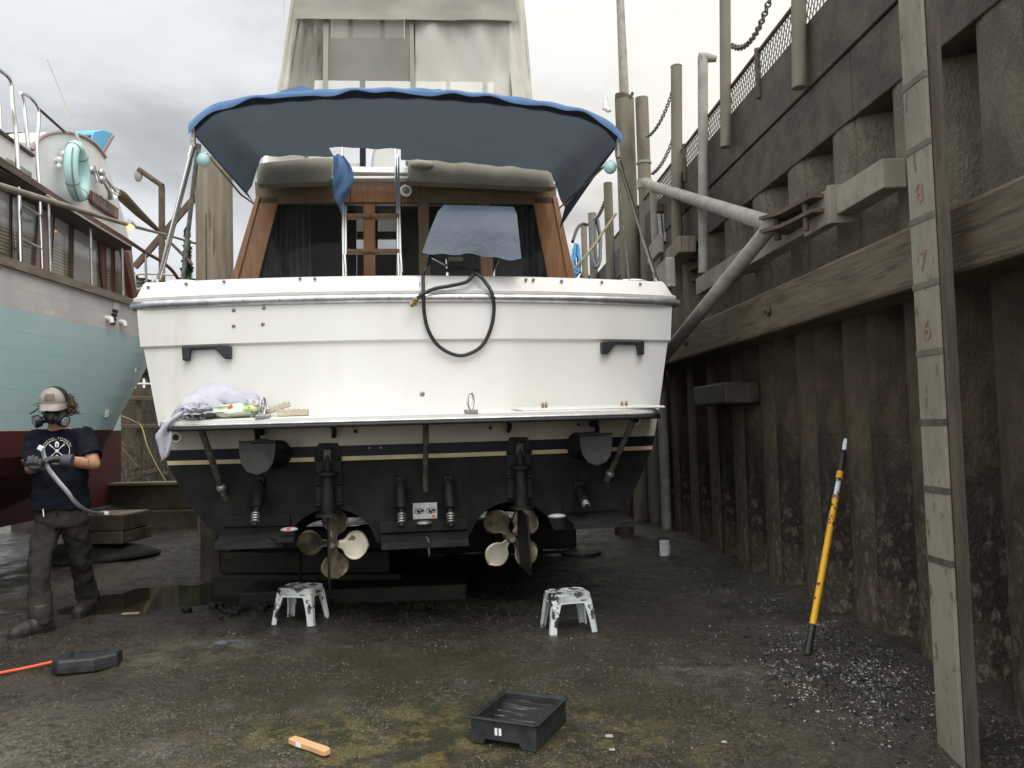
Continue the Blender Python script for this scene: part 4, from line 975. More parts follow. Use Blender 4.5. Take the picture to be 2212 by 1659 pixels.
pC = edge_post(1726, -.12, -40, 190, .047, 'railing_post', 'broad dark railing post at the top right where the mesh ends', 'railing post', 'piling_steel', grp='railing posts along the wharf')
q = atY(1524, 560, 7.9)
for k in range(3): 
    pass
t = thing('pipe_flange', 'stack of dark flanges at the foot of the standpipe', 'pipe flange', q+V((0, 0, -.3)))
for k in range(3): mb = MB(); mb.tube([q+V((0, 0, -.11*k)), q+V((0, 0, -.11*k+.03))], .17-.01*k, 24); mb.build('flange_ring', 'rust_dark', t, smooth=40, world=True)
mb = MB(); mb.tube([q+V((0, 0, -.6)), q+V((0, 0, .04))], .09, 18); mb.build('flange_pipe', 'rust_dark', t, smooth=40, world=True)
def chain(name, label, a, b, sag, n, r=.032, m_='wire'):
    mb = MB(); a, b = V(a), V(b); pts = [lerp(a, b, i/n)-V((0, 0, sag*4*(i/n)*(1-i/n))) for i in range(n+1)]
    for i in range(n):
        c = (pts[i]+pts[i+1])/2; d = pts[i+1]-pts[i]; x, y = frame(d); ax = x if i % 2 else y; L_ = d.length*.68; dn = d.normalized(); s_ = dn.cross(ax)
        mb.tube([c+dn*L_*cos(t)+s_*r*.62*sin(t) for t in [2*pi*k/10 for k in range(10)]], r*.22, 5, closed=True)
    o = mb.build(name, m_, smooth=60); tag(o, label, 'chain', 'chains slung between the railing posts'); return o
chain('railing_chain', 'upper chain curving from the pipe pile up to the round-topped post', atY(1398, 296, 9.7), atY(1455, 190, 9.1), .10, 24)
chain('railing_chain', 'lower chain curving from the pipe collar up to the round-topped post', atY(1408, 376, 9.2), atY(1458, 288, 9.0), .08, 22)
chain('railing_chain', 'heavy chain dropping from the top edge to the tall brown post', pA[1]*.0+atY(1578, 96, 6.7), atY(1664, -6, 5.9), .16, 26, .034)
# mesh toe fence
fn = thing('mesh_fence', 'low strip of hexagonal wire mesh along the wharf edge with a top rail', 'mesh fence', wp(7, -.04, 3.99))
mb = MB(); y0, y1, z0, z1 = 4.3, 12.5, 3.845, 4.05; st_ = .052
y = y0
while y < y1:
    for s_ in (1, -1):
        a = wp(y, -.045, z0 if s_ > 0 else z1); b = wp(y+(z1-z0)*.55, -.045, z1 if s_ > 0 else z0); mb.tube([a, b], .0042, 4, cap=False)
    y += st_
mb.build('wire_mesh', 'wire', fn, smooth=0, world=True, fix=False)
mb = MB(); mb.tube([wp(y0, -.05, z1+.005), wp(y1, -.05, z1+.005)], .016, 8); mb.build('top_rail', 'rust_dark', fn, smooth=60, world=True)
for y in (5.9, 7.95, 10.2): mb = MB(); mb.tube([wp(y, -.06, 3.7), wp(y, -.06, z1+.03)], .022, 8); mb.build('fence_stake', 'rust_dark', fn, smooth=60, world=True)
# dark things on the wall behind the starboard corner
t = thing('steel_grating', 'grey louvred grating hung on the wall below the fence', 'grating', atY(1434, 520, 8.9))
for i, u in enumerate((1424, 1434, 1444)):
    mb = MB()
    for k in range(20): mb.prism([atY(u-3.2+k*.25, 462+k*3.0, 8.9), atY(u+3.2+k*.25, 462+k*3.0, 8.9), atY(u+3.2+k*.25, 463.4+k*3.0, 8.9), atY(u-3.2+k*.25, 463.4+k*3.0, 8.9)], (0, .02, 0))
    mb.build('louvre_row', 'label_white', t, smooth=0, world=True)
mb = MB(); mb.prism([atY(1420, 456, 8.93), atY(1449, 456, 8.93), atY(1455, 526, 8.93), atY(1424, 526, 8.93)], (0, .03, 0)); mb.prism([atY(1420, 440, 8.9), atY(1457, 440, 8.9), atY(1457, 456, 8.9), atY(1420, 456, 8.9)], (0, .1, 0)); mb.build('grating_frame', 'rust_dark', t, smooth=0, world=True)
for (u0, v0, u1, v1, Y, lab) in ((1466, 508, 1504, 545, 7.6, 'square timber stub end jutting from the wall above the flanges'), (1423, 505, 1434, 545, 8.3, 'small pale block under the grating'), (1440, 555, 1458, 620, 7.2, 'upright grey timber stub just beyond the yacht corner')):
    a = atY(u0, v1, Y); b = atY(u1, v0, Y); mb = MB(); mb.box(((a.x+b.x)/2, Y+.35, (a.z+b.z)/2), (b.x-a.x, .7, b.z-a.z)); o = mb.build('timber_stub', 'galv' if u0 != 1466 else 'piling_wood', smooth=0, bevel=.012); tag(o, lab, 'timber stub')
# far posts with ropes, right of the cabin
fp = []
for (u, vt, Y, r, lab) in ((1313, 397, 11.0, .062, 'far railing post just left of the thick mooring pile, tallest of the far three'), (1279, 462, 13.5, .07, 'far railing post draped with coiled hoses'), (1261, 490, 15.5, .06, 'farthest railing post, left of the coiled hoses')):
    c = atY(u, vt, Y); t = thing('railing_post', lab, 'railing post', (c.x, Y, .9), group='railing posts along the wharf'); mb = MB(); mb.tube([V((c.x, Y, .9)), c], r, 14); mb.build('post_shaft', 'piling_steel', t, smooth=50, world=True)
    mb = MB(); mb.tube([c, c+V((0, 0, .015))], [r*1.05, r*.9], 14); mb.build('post_cap', 'piling_steel', t, smooth=50, world=True)
def coil(name, label, m_, u, v, Y, w, h, n, r, seed, cat='rope'):
    rg = random.Random(seed); mb = MB()
    for k in range(n):
        pts = []
        for i in range(14):
            a = 2*pi*i/14; du = w*sin(a)*rg.uniform(.7, 1.1)*.5*(.6+.4*(1-cos(a))/2); dv = h*.5*(1-cos(a))*rg.uniform(.93, 1.03); pts.append(atY(u+du+rg.uniform(-2, 2), v+dv, Y-.08-.03*k))
        mb.tube(spline(pts, 3, True), r, 6, closed=True)
    o = mb.build(name, m_, smooth=60); tag(o, label, cat)
coil('hose_coil', 'grey blue hoses coiled over the second far railing post', 'rope_grey', 1288, 470, 13.3, 24, 110, 7, .022, 2, 'hose')
coil('rope_coil', 'bright blue rope coil hung beside the starboard cabin post', 'rope_blue', 1245, 527, 12.5, 16, 66, 7, .022, 4)
mb = MB(); mb.tube(spline([atY(1226, 594, 9.3), atY(1270, 548, 9.6), atY(1300, 505, 9.9), atY(1330, 462, 10.2)], 6), .018, 8); o = mb.build('mooring_line', 'rope_tan', smooth=60); tag(o, 'tan mooring line running up from the yacht to the mooring piles', 'rope')
mb = MB(); mb.tube(spline([atY(1237, 522, 14), atY(1247, 494, 14.6), atY(1258, 484, 15), atY(1270, 486, 15)], 6), .03, 8); o = mb.build('power_cable', 'rubber', smooth=60); tag(o, 'black cable looped from the blue rope coil over the farthest post', 'cable')
mb = MB(); mb.tube([atY(1237, 540, 12.6), atY(1235, 600, 12.6)], .04, 10); o = mb.build('white_bollard_pipe', 'fiberglass_white', smooth=60); o.name = 'pipe_stand'; tag(o, 'short white pipe standing under the blue rope coil', 'pipe')
chain('railing_chain', 'far chain climbing from the hoses to the tallest far post', atY(1284, 475, 13), atY(1310, 425, 11.2), .06, 26, .04)
# ------------------------------------------------------------------ tide gauge
YG = 3.16; gx0 = atY(2024, 640, YG).x
gb = thing('tide_gauge', 'tall pale tide gauge board with red numbers 8, 7 and 6', 'tide gauge', (gx0, YG, -.3))
GD = V((-.055, 1, 0)).normalized()
mb = MB(); gw = .165
mb.prism([V((gx0, YG, -.35)), V((gx0, YG, -.35))+GD*gw, V((gx0, YG, 3.9))+GD*gw, V((gx0, YG, 3.9))], (.014, 0, 0)); mb.build('board', ['gauge_paint'], gb, smooth=0, world=True, bevel=.003)
mb = MB(); mb.prism([V((gx0+.017, YG-.006, -.35)), V((gx0+.017, YG+.02, -.35))+GD*gw, V((gx0+.017, YG+.02, 3.9))+GD*gw, V((gx0+.017, YG-.006, 3.9))], (.05, 0, 0)); mb.build('backing_plank', 'gauge_edge', gb, smooth=0, world=True)
for v in (157, 303, 461, 607, 757, 912, 1062, 1220):
    z = atY(2036, v, YG).z; mb = MB(); mb.prism([V((gx0-.003, YG-.002, z-.013)), V((gx0-.003, YG-.002, z-.013))+GD*(gw+.003), V((gx0-.003, YG-.002, z+.013))+GD*(gw+.003), V((gx0-.003, YG-.002, z+.013))], (.015, 0, 0)); mb.build('foot_mark', 'gauge_dark' if v < 800 else 'gauge_edge', gb, smooth=0, world=True)
for ch, u, v in (('8', 1995, 422), ('7', 1998, 567), ('6', 2010, 715)):
    zc = atY(u, v, YG+.1).z; mb = MB(); c_ = V((gx0-.003, YG, zc))+GD*(gw*.48)
    text_on(mb, ch, .115, c_, -GD, (0, 0, 1), sx=1.0); mb.build('number', 'gauge_red', gb, smooth=0, world=True, fix=False)
# ================================================================== WOODEN BOAT on the left
XL = -3.9
wb = thing('wooden_trawler', 'wooden boat with pale teal planked hull and white wheelhouse, at the left edge', 'wooden boat', (-5.2, 7, 0))
zs = [.32, .45, .6, .8, 1.0, 1.15, 1.30, 1.355, 1.372, 1.50, 1.506, 1.68, 1.686, 1.84, 1.846, 1.99, 1.996, 2.14, 2.146, 2.32, 2.326, 2.48, 2.486, 2.66]
ys = [2.2, 3, 4, 5, 5.6, 6.2, 6.6, 7.0, 7.3, 7.6, 7.9, 8.2, 8.5, 8.8, 9.1, 9.4, 9.7, 10.0, 10.4, 10.8, 11.2, 11.6]
def hx(y, z):
    ins = 0
    if z < 1.15: ins += 1.5*((1.15-z)/.83)**1.7
    y0 = 7.62+(z-1.37)*.98; y0 = max(y0, 7.0)
    if y > y0: ins += ((y-y0)/1.22)**2*.62 if y-y0 < 1.6 else (1.6/1.22)**2*.62+(y-y0-1.6)*.95
    if y < 4: ins += .05*(4-y)**2
    ins += .05*max(0, 2.3-z)*(1 if z < 2.3 else 0)
    return XL-min(ins, 1.78)
rows = [[V((hx(y, z), y, z+.012*(y-7)**2*.05)) for y in ys] for z in zs]
mb = MB()
for i in range(len(zs)-1):
    zm = (zs[i]+zs[i+1])/2; thin = zs[i+1]-zs[i] < .008
    mi = 2 if zm < 1.35 else 3 if zm < 1.375 else (4 if thin else 0) if zm < 2.323 else (5 if thin else 1)
    mb.grid([rows[i], rows[i+1]], mi)
mirror = []
mb.build('hull', ['teal_paint', 'primer', 'red_antifoul', 'wl_white', 'seam_light', 'seam_pale'], wb, smooth=40, world=True)
mb = MB()
for i in range(len(zs)-1):
    mb.grid([[V((-11.4-p.x, p.y, p.z)) for p in rows[i]], [V((-11.4-p.x, p.y, p.z)) for p in rows[i+1]]], 2 if zs[i] < 1.35 else 0)
mb.build('far_side', ['teal_paint', 'primer', 'red_antifoul'], wb, smooth=40, world=True)
mb = MB(); mb.loft([[V((hx(y, 2.66)+a, y, 2.66+b+.0006*(y-7)**2)) for a, b in ((.035, -.035), (.035, .035), (-.12, .04), (-.12, -.035))] for y in ys]); mb.build('sheer_cap', 'sheer_cap', wb, smooth=30, world=True)
mb = MB(); mb.add([p for y in ys for p in (V((hx(y, 2.6)-.05, y, 2.62)), V((-11.4-hx(y, 2.6), y, 2.62)))], [(2*i, 2*i+1, 2*i+3, 2*i+2) for i in range(len(ys)-1)]); mb.build('deck', 'mauve_trim', wb, smooth=0, world=True)
def HP(u, v):                      # point on the topside skin
    p = atX(u, v, XL)
    for _ in range(6): p = atX(u, v, hx(p.y, p.z))
    return p
# vent ladder and small fittings on the topside
for k in range(4):
    p = HP(247-1.8*k, 672+8.6*k); mb = MB(); mb.box(p+V((.006, 0, 0)), (.016, .085, .028)); mb.build('vent_slot', 'mesh_black', wb, smooth=0, world=True)
p = HP(249, 662); mb = MB(); mb.box(p+V((.008, 0, 0)), (.02, .1, .075)); mb.build('vent_hood', 'primer', wb, smooth=0, world=True, bevel=.006)
for (u, v) in ((230, 687), (259, 695)):
    p = HP(u, v); mb = MB(); mb.tube([p, p+V((.05, -.01, -.01)), p+V((.06, -.01, -.05))], [.026, .026, .022], 12); mb.build('scupper_spout', 'white_paint', wb, smooth=50, world=True)
for (u, v, s) in ((291, 799, .02), (229, 893, .04)):
    p = HP(u, v); mb = MB(); mb.prism([p+V((.006, -s, -s)), p+V((.006, s*.7, -s*.8)), p+V((.006, s, s)), p+V((.006, -s*.5, s*.7))], (.004, 0, 0)); mb.build('tape_patch', 'white_paint', wb, smooth=0, world=True)
# --- house side
def Z2(x, y): return (x*.3473, 115.2+y*.3473)
def HX(x, y, X): u, v = Z2(x, y); return atX(u, v, X)
def plate(name, pts, X, th, m_, par=None, bev=0):
    mb = MB(); q = [HX(x, y, X) for x, y in pts]; mb.prism(q, (-th, 0, 0)); return mb.build(name, m_, par or wb, smooth=0, world=True, bevel=bev)
XH = -4.12
house = plate('house_side', [(-500, 480), (0, 690), (310, 880), (820, 1215), (858, 1585), (400, 1440), (0, 1310), (-500, 1110)], XH, .05, 'mauve_trim')
def ring_frame(name, pts, X, w, m_, par):
    cx_ = sum(p[0] for p in pts)/len(pts); cy_ = sum(p[1] for p in pts)/len(pts)
    out = [HX(cx_+(x-cx_)*(1+w), cy_+(y-cy_)*(1+w*.6), X+.03) for x, y in pts]; inn = [HX(x, y, X+.03) for x, y in pts]; mb = MB(); n_ = len(pts)
    for i in range(n_):
        j = (i+1) % n_; mb.prism([out[i], out[j], inn[j], inn[i]], (-.04, 0, 0))
    return mb.build(name, m_, par, smooth=0, world=True)
for pts, fm in (([(-60, 815), (70, 880), (70, 1270), (-60, 1210)], 'dark_trim'), ([(78, 885), (240, 950), (215, 1325), (78, 1272)], 'dark_trim'), ([(345, 1000), (440, 1060), (440, 1412), (322, 1372)], 'dark_trim'), ([(462, 1070), (612, 1150), (640, 1480), (458, 1418)], 'dark_trim'), ([(660, 1172), (700, 1192), (708, 1500), (666, 1486)], 'red_trim'), ([(716, 1200), (765, 1222), (783, 1530), (722, 1508)], 'red_trim')):
    w = plate('window', pts, XH+.012, .008, 'blind_glass'); ring_frame('window_frame', pts, XH, .10, fm, w)
plate('window_post', [(612, 1150), (652, 1170), (660, 1490), (640, 1480)], XH+.03, .05, 'red_trim')
plate('window_post', [(250, 960), (335, 1010), (312, 1365), (222, 1330)], XH+.02, .04, 'mauve_trim')
plate('window_post', [(768, 1228), (800, 1240), (866, 1545), (838, 1555)], XH+.06, .09, 'red_trim')
plate('roof_edge', [(-500, 380), (0, 640), (310, 850), (560, 1015), (822, 1186), (820, 1212), (550, 1046), (305, 885), (0, 695), (-500, 470)], XH+.22, .30, 'dark_trim')
q = [HX(x, y, XH+.2) for x, y in ((-500, 470), (0, 690), (305, 880), (820, 1208))]; mb = MB(); mb.prism([q[0], q[1], q[2], q[3], q[3]+V((-2.2, 0, 0)), q[0]+V((-2.2, 0, 0))], (0, 0, -.03)); mb.build('house_roof', 'dark_trim', wb, smooth=0, world=True)
plate('eave_line', [(300, 878), (560, 1040), (815, 1195), (815, 1202), (560, 1048), (300, 886)], XH+.235, .02, 'wl_white')
mb = MB(); a = HX(800, 1240, XH); b = HX(860, 1580, XH); mb.prism([a, b, b+V((-2.4, .0, 0)), a+V((-2.4, 0, 0))], (0, -.05, 0)); mb.build('house_end', 'mauve_trim', wb, smooth=0, world=True)
# --- white wheelhouse top
XD = -4.28
dome = [(-500, 120), (0, 478), (100, 548), (190, 560), (230, 535), (265, 515), (330, 494), (400, 489), (470, 501), (530, 522), (590, 562), (655, 645), (700, 790), (735, 905), (772, 1030), (803, 1165), (820, 1205), (560, 1035), (310, 868), (0, 665), (-500, 420)]
mb = MB(); mb.prism([HX(x, y, XD) for x, y in dome], (-1.9, 0, 0)); mb.build('wheelhouse', 'white_paint', wb, smooth=25, world=True)
crv = spline([HX(x, y, XD+.01) for x, y in ((200, 600), (230, 548), (270, 516), (330, 495), (400, 490), (470, 502), (530, 523), (590, 563), (640, 620), (657, 650))], 4)
mb = MB(); mb.tube(crv, .018, 8); mb.build('wheelhouse_trim', 'mauve_trim', wb, smooth=60, world=True)
plate('coaming_edge', [(0, 470), (222, 632), (220, 645), (0, 484)], XD+.03, .06, 'dark_trim')
plate('dark_cover', [(45, 495), (130, 490), (225, 515), (225, 550), (110, 530)], XD-.4, .5, 'rubber')
plate('coaming_vent', [(50, 652), (198, 742), (198, 768), (50, 690)], XD+.02, .02, 'galv')
# blue scoop
sc_ = plate('vent_scoop', [(568, 548), (585, 492), (640, 478), (712, 502), (640, 612)], XD-.3, .5, 'scoop_blue')
plate('scoop_edge', [(640, 614), (712, 500), (712, 520), (652, 625)], XD-.27, .5, 'mauve_trim', sc_); plate('scoop_side', [(530, 525), (580, 500), (568, 550)], XD-.32, .4, 'dark_trim', sc_)
# name board
nbp = [(566, 850), (738, 965), (738, 1030), (722, 1036), (578, 935), (566, 905)]
nb = plate('name_board', nbp, XD+.035, .03, 'red_trim', bev=.004)
a, b, c = HX(588, 905, XD+.037), HX(728, 998, XD+.037), HX(588, 868, XD+.037)
plate('board_panel', [(580, 868), (730, 970), (730, 1020), (722, 1022), (586, 926), (580, 908)], XD+.040, .006, 'mauve_trim', nb)
mb = MB(); ctr = HX(656, 946, XD+.042); exv = (HX(728, 996, XD+.042)-HX(584, 897, XD+.042)).normalized(); eyv = V((0, 0, 1))
tw = max(q.x for q in text_geo('JANEY PENNY', .19)[0])*2; text_on(mb, 'JANEY PENNY', .19, HX(656, 945, XD+.046), exv, eyv, sx=(HX(722, 990, XD)-HX(590, 903, XD)).length/tw)
vs_ = mb.v
mb.build('board_lettering', 'gauge_dark', nb, smooth=0, world=True, fix=False)
# life ring
rc = HX(482, 735, XD+.13); ring = thing('life_ring', 'pale teal life ring hung on the white wheelhouse side', 'life ring', rc)
mb = MB(); d1 = V((-.24, 1, -.03)).normalized(); up_ = V((0, .0, 1)); Rr = (HX(482, 592, XD+.06)-HX(482, 878, XD+.06)).length/2
mb.tube([rc+d1*Rr*.92*cos(t)+up_*Rr*sin(t) for t in [2*pi*i/40 for i in range(40)]], Rr*.26, 16, closed=True); mb.build('ring_body', 'ring_teal', ring, smooth=80, world=True)
for t in (.9, 2.3, 3.9, 5.3):
    p = rc+d1*Rr*.92*cos(t)+up_*Rr*sin(t); tn = (-d1*sin(t)*.92+up_*cos(t)).normalized(); mb = MB(); mb.torus(p, tn, Rr*.265, .006, 20, 6); mb.build('ring_band', 'rope_grey', ring, smooth=60, world=True)
mb = MB(); mb.tube(spline([rc+d1*Rr*1.22*cos(t)+up_*Rr*1.3*sin(t)*1.0+V((.03, 0, 0)) for t in [-.5+pi+1.9*i/8 for i in range(9)]], 4), .007, 6); mb.build('grab_line', 'rope_grey', ring, smooth=60, world=True)
# white floodlight cluster left of ring
p = HX(372, 665, XD+.04); mb = MB(); mb.ell(p, (.03, .04, .035), 12, 8); mb.ell(p+V((.02, .03, .07)), (.03, .035, .03), 12, 8); mb.ell(p+V((.01, -.03, -.07)), (.025, .03, .03), 12, 8); mb.tube([p, p+V((-.08, 0, 0))], .02, 8); mb.build('floodlight', 'fiberglass_white', wb, smooth=60, world=True)
# horns
for (x0, y0, x1, y1) in ((632, 742, 712, 855), (634, 785, 700, 888)):
    a, b = HX(x0, y0, XD+.10), HX(x1, y1, XD+.12); mb = MB(); mb.tube([a, lerp(a, b, .3), lerp(a, b, .7), lerp(a, b, .9), b], [.014, .014, .022, .045, .062], 18); h_ = mb.build('air_horn', 'steel', wb, smooth=60, world=True)
    mb = MB(); mb.ell(a, (.035, .045, .045), 16, 10); mb.build('horn_diaphragm', 'alu', h_, smooth=60, world=True)
a = HX(605, 765, XD+.05); mb = MB(); mb.tube([HX(590, 740, XD+.04), HX(608, 805, XD+.06)], .022, 10); mb.tube(spline([HX(560, 715, XD+.04), HX(585, 700, XD+.06), HX(600, 740, XD+.06)], 5), .008, 6); mb.ell(HX(572, 728, XD+.05), (.035, .045, .045), 14, 8); mb.build('horn_bracket', 'alu', wb, smooth=60, world=True)
# whip antenna
mb = MB(); mb.tube([HX(555, 705, XD+.07), HX(530, 640, XD+.07), HX(455, 455, XD+.07), HX(380, 250, XD+.07), HX(290, 30, XD+.07)], [.016, .016, .013, .010, .006], 8); mb.build('whip_antenna', 'fiberglass_white', wb, smooth=60, world=True)
# bent hand rails and stanchions
def rail(name, pts, r, m_='steel', X=-4.0, sp=4): mb = MB(); mb.tube(spline([HX(x, y, X) for x, y in pts], sp), r, 8); return mb.build(name, m_, wb, smooth=60, world=True)
rail('grab_rail', [(-60, 60), (0, 108), (50, 150), (70, 205), (78, 330), (98, 470), (107, 600), (115, 780), (130, 1300)], .018)
rail('grab_rail', [(176, 585), (165, 480), (150, 330), (136, 256), (132, 246), (190, 278), (234, 340), (241, 430), (230, 560), (236, 700), (246, 860), (265, 1350)], .016)
rail('rail_brace', [(245, 348), (320, 415), (400, 487)], .012, 'dark_trim')
rail('rail_brace', [(0, 330), (6, 470)], .010)
for (x0, y0, x1, y1) in ((300, 872, 315, 1365), (560, 1020, 573, 1455), (757, 1140, 768, 1525), (905, 1238, 910, 1425)): rail('stanchion', [(x0, y0), (x1, y1)], .014, 'alu', -3.98, 1)
rail('hand_rail', [(302, 872), (560, 1020), (757, 1140), (905, 1238), (1000, 1292), (1070, 1350), (1112, 1410)], .020, 'red_trim', -3.98)
rail('ladder_rung', [(125, 935), (252, 1012)], .012, 'alu', -4.0, 1); rail('ladder_rung', [(130, 1152), (262, 1218)], .012, 'alu', -4.0, 1)
rail('stern_rail', [(845, 1480), (838, 1400), (850, 1375), (960, 1372), (1090, 1380)], .014, 'fiberglass_white', -4.2); rail('stern_rail', [(775, 1470), (890, 1462)], .012, 'fiberglass_white', -4.2, 1)
# boom with amber lamp, spar
bm = thing('boom_pole', 'long grey pole slanting past the name board with a lit amber lamp', 'boom pole', HX(0, 825, -3.7))
mb = MB(); mb.tube([HX(-200, 770, -3.7), HX(0, 825, -3.7), HX(240, 898, -3.72), HX(800, 1068, -3.75), HX(1030, 1128, -3.8), HX(1228, 1186, -3.8)], [.026, .026, .026, .018, .014, .012], 10); mb.build('pole', 'galv_pale', bm, smooth=60, world=True)
p = HX(812, 1068, -3.74); mb = MB(); mb.tube([p+V((0, -.05, .02)), p+V((0, .05, .0))], .035, 12); l_ = mb.build('lamp_housing', 'alu', bm, smooth=60, world=True)
mb = MB(); mb.ell(p+V((.01, -.02, -.028)), (.03, .045, .022), 14, 8); mb.build('lamp_lens', 'lamp_amber', l_, smooth=60, world=True)
sparo = thing('wooden_spar', 'tapered brown wooden spar slanting down behind the horns', 'spar', HX(735, 870, -4.4))
mb = MB(); mb.tube([HX(732, 865, -4.4), HX(760, 890, -4.4), HX(860, 990, -4.4), HX(1000, 1115, -4.4)], [.05, .062, .05, .022], 14); mb.build('spar_shaft', 'timber_old', sparo, smooth=60, world=True)
mb = MB(); mb.tube([HX(1000, 1115, -4.4), HX(1195, 1312, -4.4)], .02, 8); mb.build('spar_stay', 'galv', sparo, smooth=60, world=True)
# dock crane
cr = thing('dock_crane', 'dark angular hoist with a hanging pulley behind the wooden boat', 'hoist', atY(351, 600, 11.5))
mb = MB(); q = lambda x, y: atY(*Z2(x, y), 11.5); mb.tube([q(1008, 1500), q(1006, 828)], .045, 10); mb.build('mast', 'rust_dark', cr, smooth=50, world=True)
mb = MB(); mb.tube([q(1012, 826), q(862, 722)], .04, 10); mb.build('jib', 'rust_dark', cr, smooth=50, world=True)
mb = MB(); mb.tube([q(862, 722), q(860, 745)], .012, 6); mb.ell(q(861, 762), (.06, .03, .09), 14, 8); mb.build('pulley', 'galv', cr, smooth=60, world=True)
mb = MB(); mb.beam(q(1222, 885), q(838, 1330), .05, .085); mb.build('stay_plank', 'rust_dark', cr, smooth=0, world=True)
# ================================================================== PILING, TIMBERS
pc = atY(462, 350, 9.6); t = thing('wooden_piling', 'thick weathered wooden piling standing between the two boats', 'wooden piling', (pc.x, 9.6, 0))
w = (atY(501, 350, 9.6).x-atY(425, 350, 9.6).x)/2
mb = MB(); rings = []
for k in range(13):
    z = lerp(0, pc.z, k/12); rings.append([V((pc.x+(w*(1+.02*noise.noise(V((a*2, z, 1)))))*cos(2*pi*a/24), 9.6+w*sin(2*pi*a/24), z)) for a in range(24)])
mb.loft(rings); mb.build('piling_shaft', 'piling_wood', t, smooth=50, world=True)
mb = MB(); mb.box((pc.x-.02, 9.6-w*.99, 2.6), (.012, .012, 2.6)); mb.build('check_crack', 'dark_trim', t, smooth=0, world=True)
def timber(name, label, cat, p0, p1, w_, h_, m_='timber_wet', grp=None, bev=.012):
    mb = MB(); p0, p1 = V(p0), V(p1); n_ = 14; d = (p1-p0); x = d.normalized().cross(V((0, 0, 1))).normalized(); rings = []
    for i in range(n_+1):
        c = lerp(p0, p1, i/n_); k = 1+.05*noise.noise(c*3); rings.append([c+x*a*w_/2*k+V((0, 0, b*h_/2*k)) for a, b in ((-1, -1), (1, -1), (1, 1), (-1, 1))])
    mb.loft(rings); o = mb.build(name, m_, smooth=0, bevel=bev); tag(o, label, cat, grp); return o
zt = atY(300, 1047, 11.4).z
timber('grid_timber', 'upper long dark timber with a pale top edge behind the man', 'timber', (-6.9, 11.5, zt-.17), (-3.6, 11.3, zt-.17), .30, .34, grp='heavy timbers of the tidal grid')
timber('grid_timber', 'lower long dark timber under the one with a pale top edge', 'timber', (-7.0, 11.35, .10), (-3.7, 11.1, .10), .34, .30, grp='heavy timbers of the tidal grid')
timber('pale_plank', 'thin pale plank lying on the upper long dark timber', 'plank', (-6.9, 11.42, zt+.02), (-3.95, 11.25, zt+.02), .22, .04, 'timber_pale', bev=.004)
# block with pale cut top where the strip end rests
bt = atY(235, 1112, 8.4); bl = thing('keel_block', 'stacked dark keel block with a pale cut top beside the man', 'keel block', (bt.x, 8.5, 0))
xl, xr = atY(192, 1112, 8.4).x, atY(281, 1112, 8.4).x
rz_ = Matrix.Rotation(R(-6), 3, 'Z')
mb = MB(); mb.box(((xl+xr)/2-.05, 8.58, bt.z-.08), (xr-xl+.1, .5, .16), rz_); mb.build('top_block', 'timber_wet', bl, smooth=0, world=True, bevel=.01)
mb = MB(); mb.box(((xl+xr)/2-.05, 8.58, bt.z+.004), (xr-xl+.08, .48, .008), rz_); mb.build('cut_face', 'timber_pale', bl, smooth=0, world=True)
mb = MB(); mb.box(((xl+xr)/2-.08, 8.6, bt.z-.23), (xr-xl+.16, .55, .13), rz_); mb.build('lower_block', 'timber_wet', bl, smooth=0, world=True, bevel=.015)
mb = MB(); mb.ell(((xl+xr)/2-.25, 8.55, .04), (.62, .42, max(.12, bt.z-.34)), 26, 14)
mb.v = [p+(p-V(((xl+xr)/2-.25, 8.55, .04)))*.22*noise.noise(p*4) for p in mb.v]; mb.build('footing_stone', 'conc_shaded', bl, smooth=40, world=True)
# timbers under the yacht
def rough_post(name, label, cat, c, w_, h_, m_='timber_wet', grp=None):
    mb = MB(); rings = []
    for k in range(12):
        z = h_*k/11; rings.append([V((c[0]+w_/2*cos(2*pi*a/18)*(1+.10*noise.noise(V((a*.9, z*6, c[0])))), c[1]+w_/2*sin(2*pi*a/18)*(1+.10*noise.noise(V((a*.9+7, z*6, c[0])))), z-.03)) for a in range(18)])
    mb.loft(rings); o = mb.build(name, m_, smooth=30); tag(o, label, cat, grp); return o
p = gnd(460, 1248); rough_post('timber_stump', 'barnacled round stump under the port quarter of the yacht', 'stump', p, .21, .56)
timber('blocking_timber', 'upper blocking timber beneath the port trim tab', 'timber', (-2.45, 6.75, .41), (-1.05, 6.6, .41), .22, .16, m_='conc_shaded', grp='blocking timbers under the yacht')
timber('blocking_timber', 'middle barnacled blocking timber beneath the port trim tab', 'timber', (-2.4, 6.7, .235), (-1.0, 6.55, .235), .26, .17, m_='conc_shaded', grp='blocking timbers under the yacht')
timber('blocking_timber', 'lowest blocking timber beneath the port trim tab', 'timber', (-2.45, 6.65, .06), (-.9, 6.5, .06), .30, .18, m_='conc_shaded', grp='blocking timbers under the yacht')
o = timber('blocking_timber', 'short upright reddish blocking timber behind the port propeller', 'timber', (-1.66, 6.2, 0), (-1.658, 6.2, .44), .07, .07, 'red_trim', grp='blocking timbers under the yacht')
mb = MB(); mb.box((-1.25, 6.45, .045), (1.7, .8, .13), Matrix.Rotation(R(3), 3, 'Z')); o = mb.build('concrete_sill', 'conc_shaded', smooth=0, bevel=.02); tag(o, 'low dark concrete sill under the yacht behind the left stool', 'concrete sill')
timber('keel_timber', 'broad dark timber carrying the keel amidships', 'timber', (-1.6, 8.2, .16), (.6, 8.5, .16), .35, .30, m_='conc_shaded', grp='heavy timbers of the tidal grid')
rough_post('timber_stump', 'dark stump under the starboard side of the yacht', 'stump', V((1.25, 9.3, 0)), .22, .7)
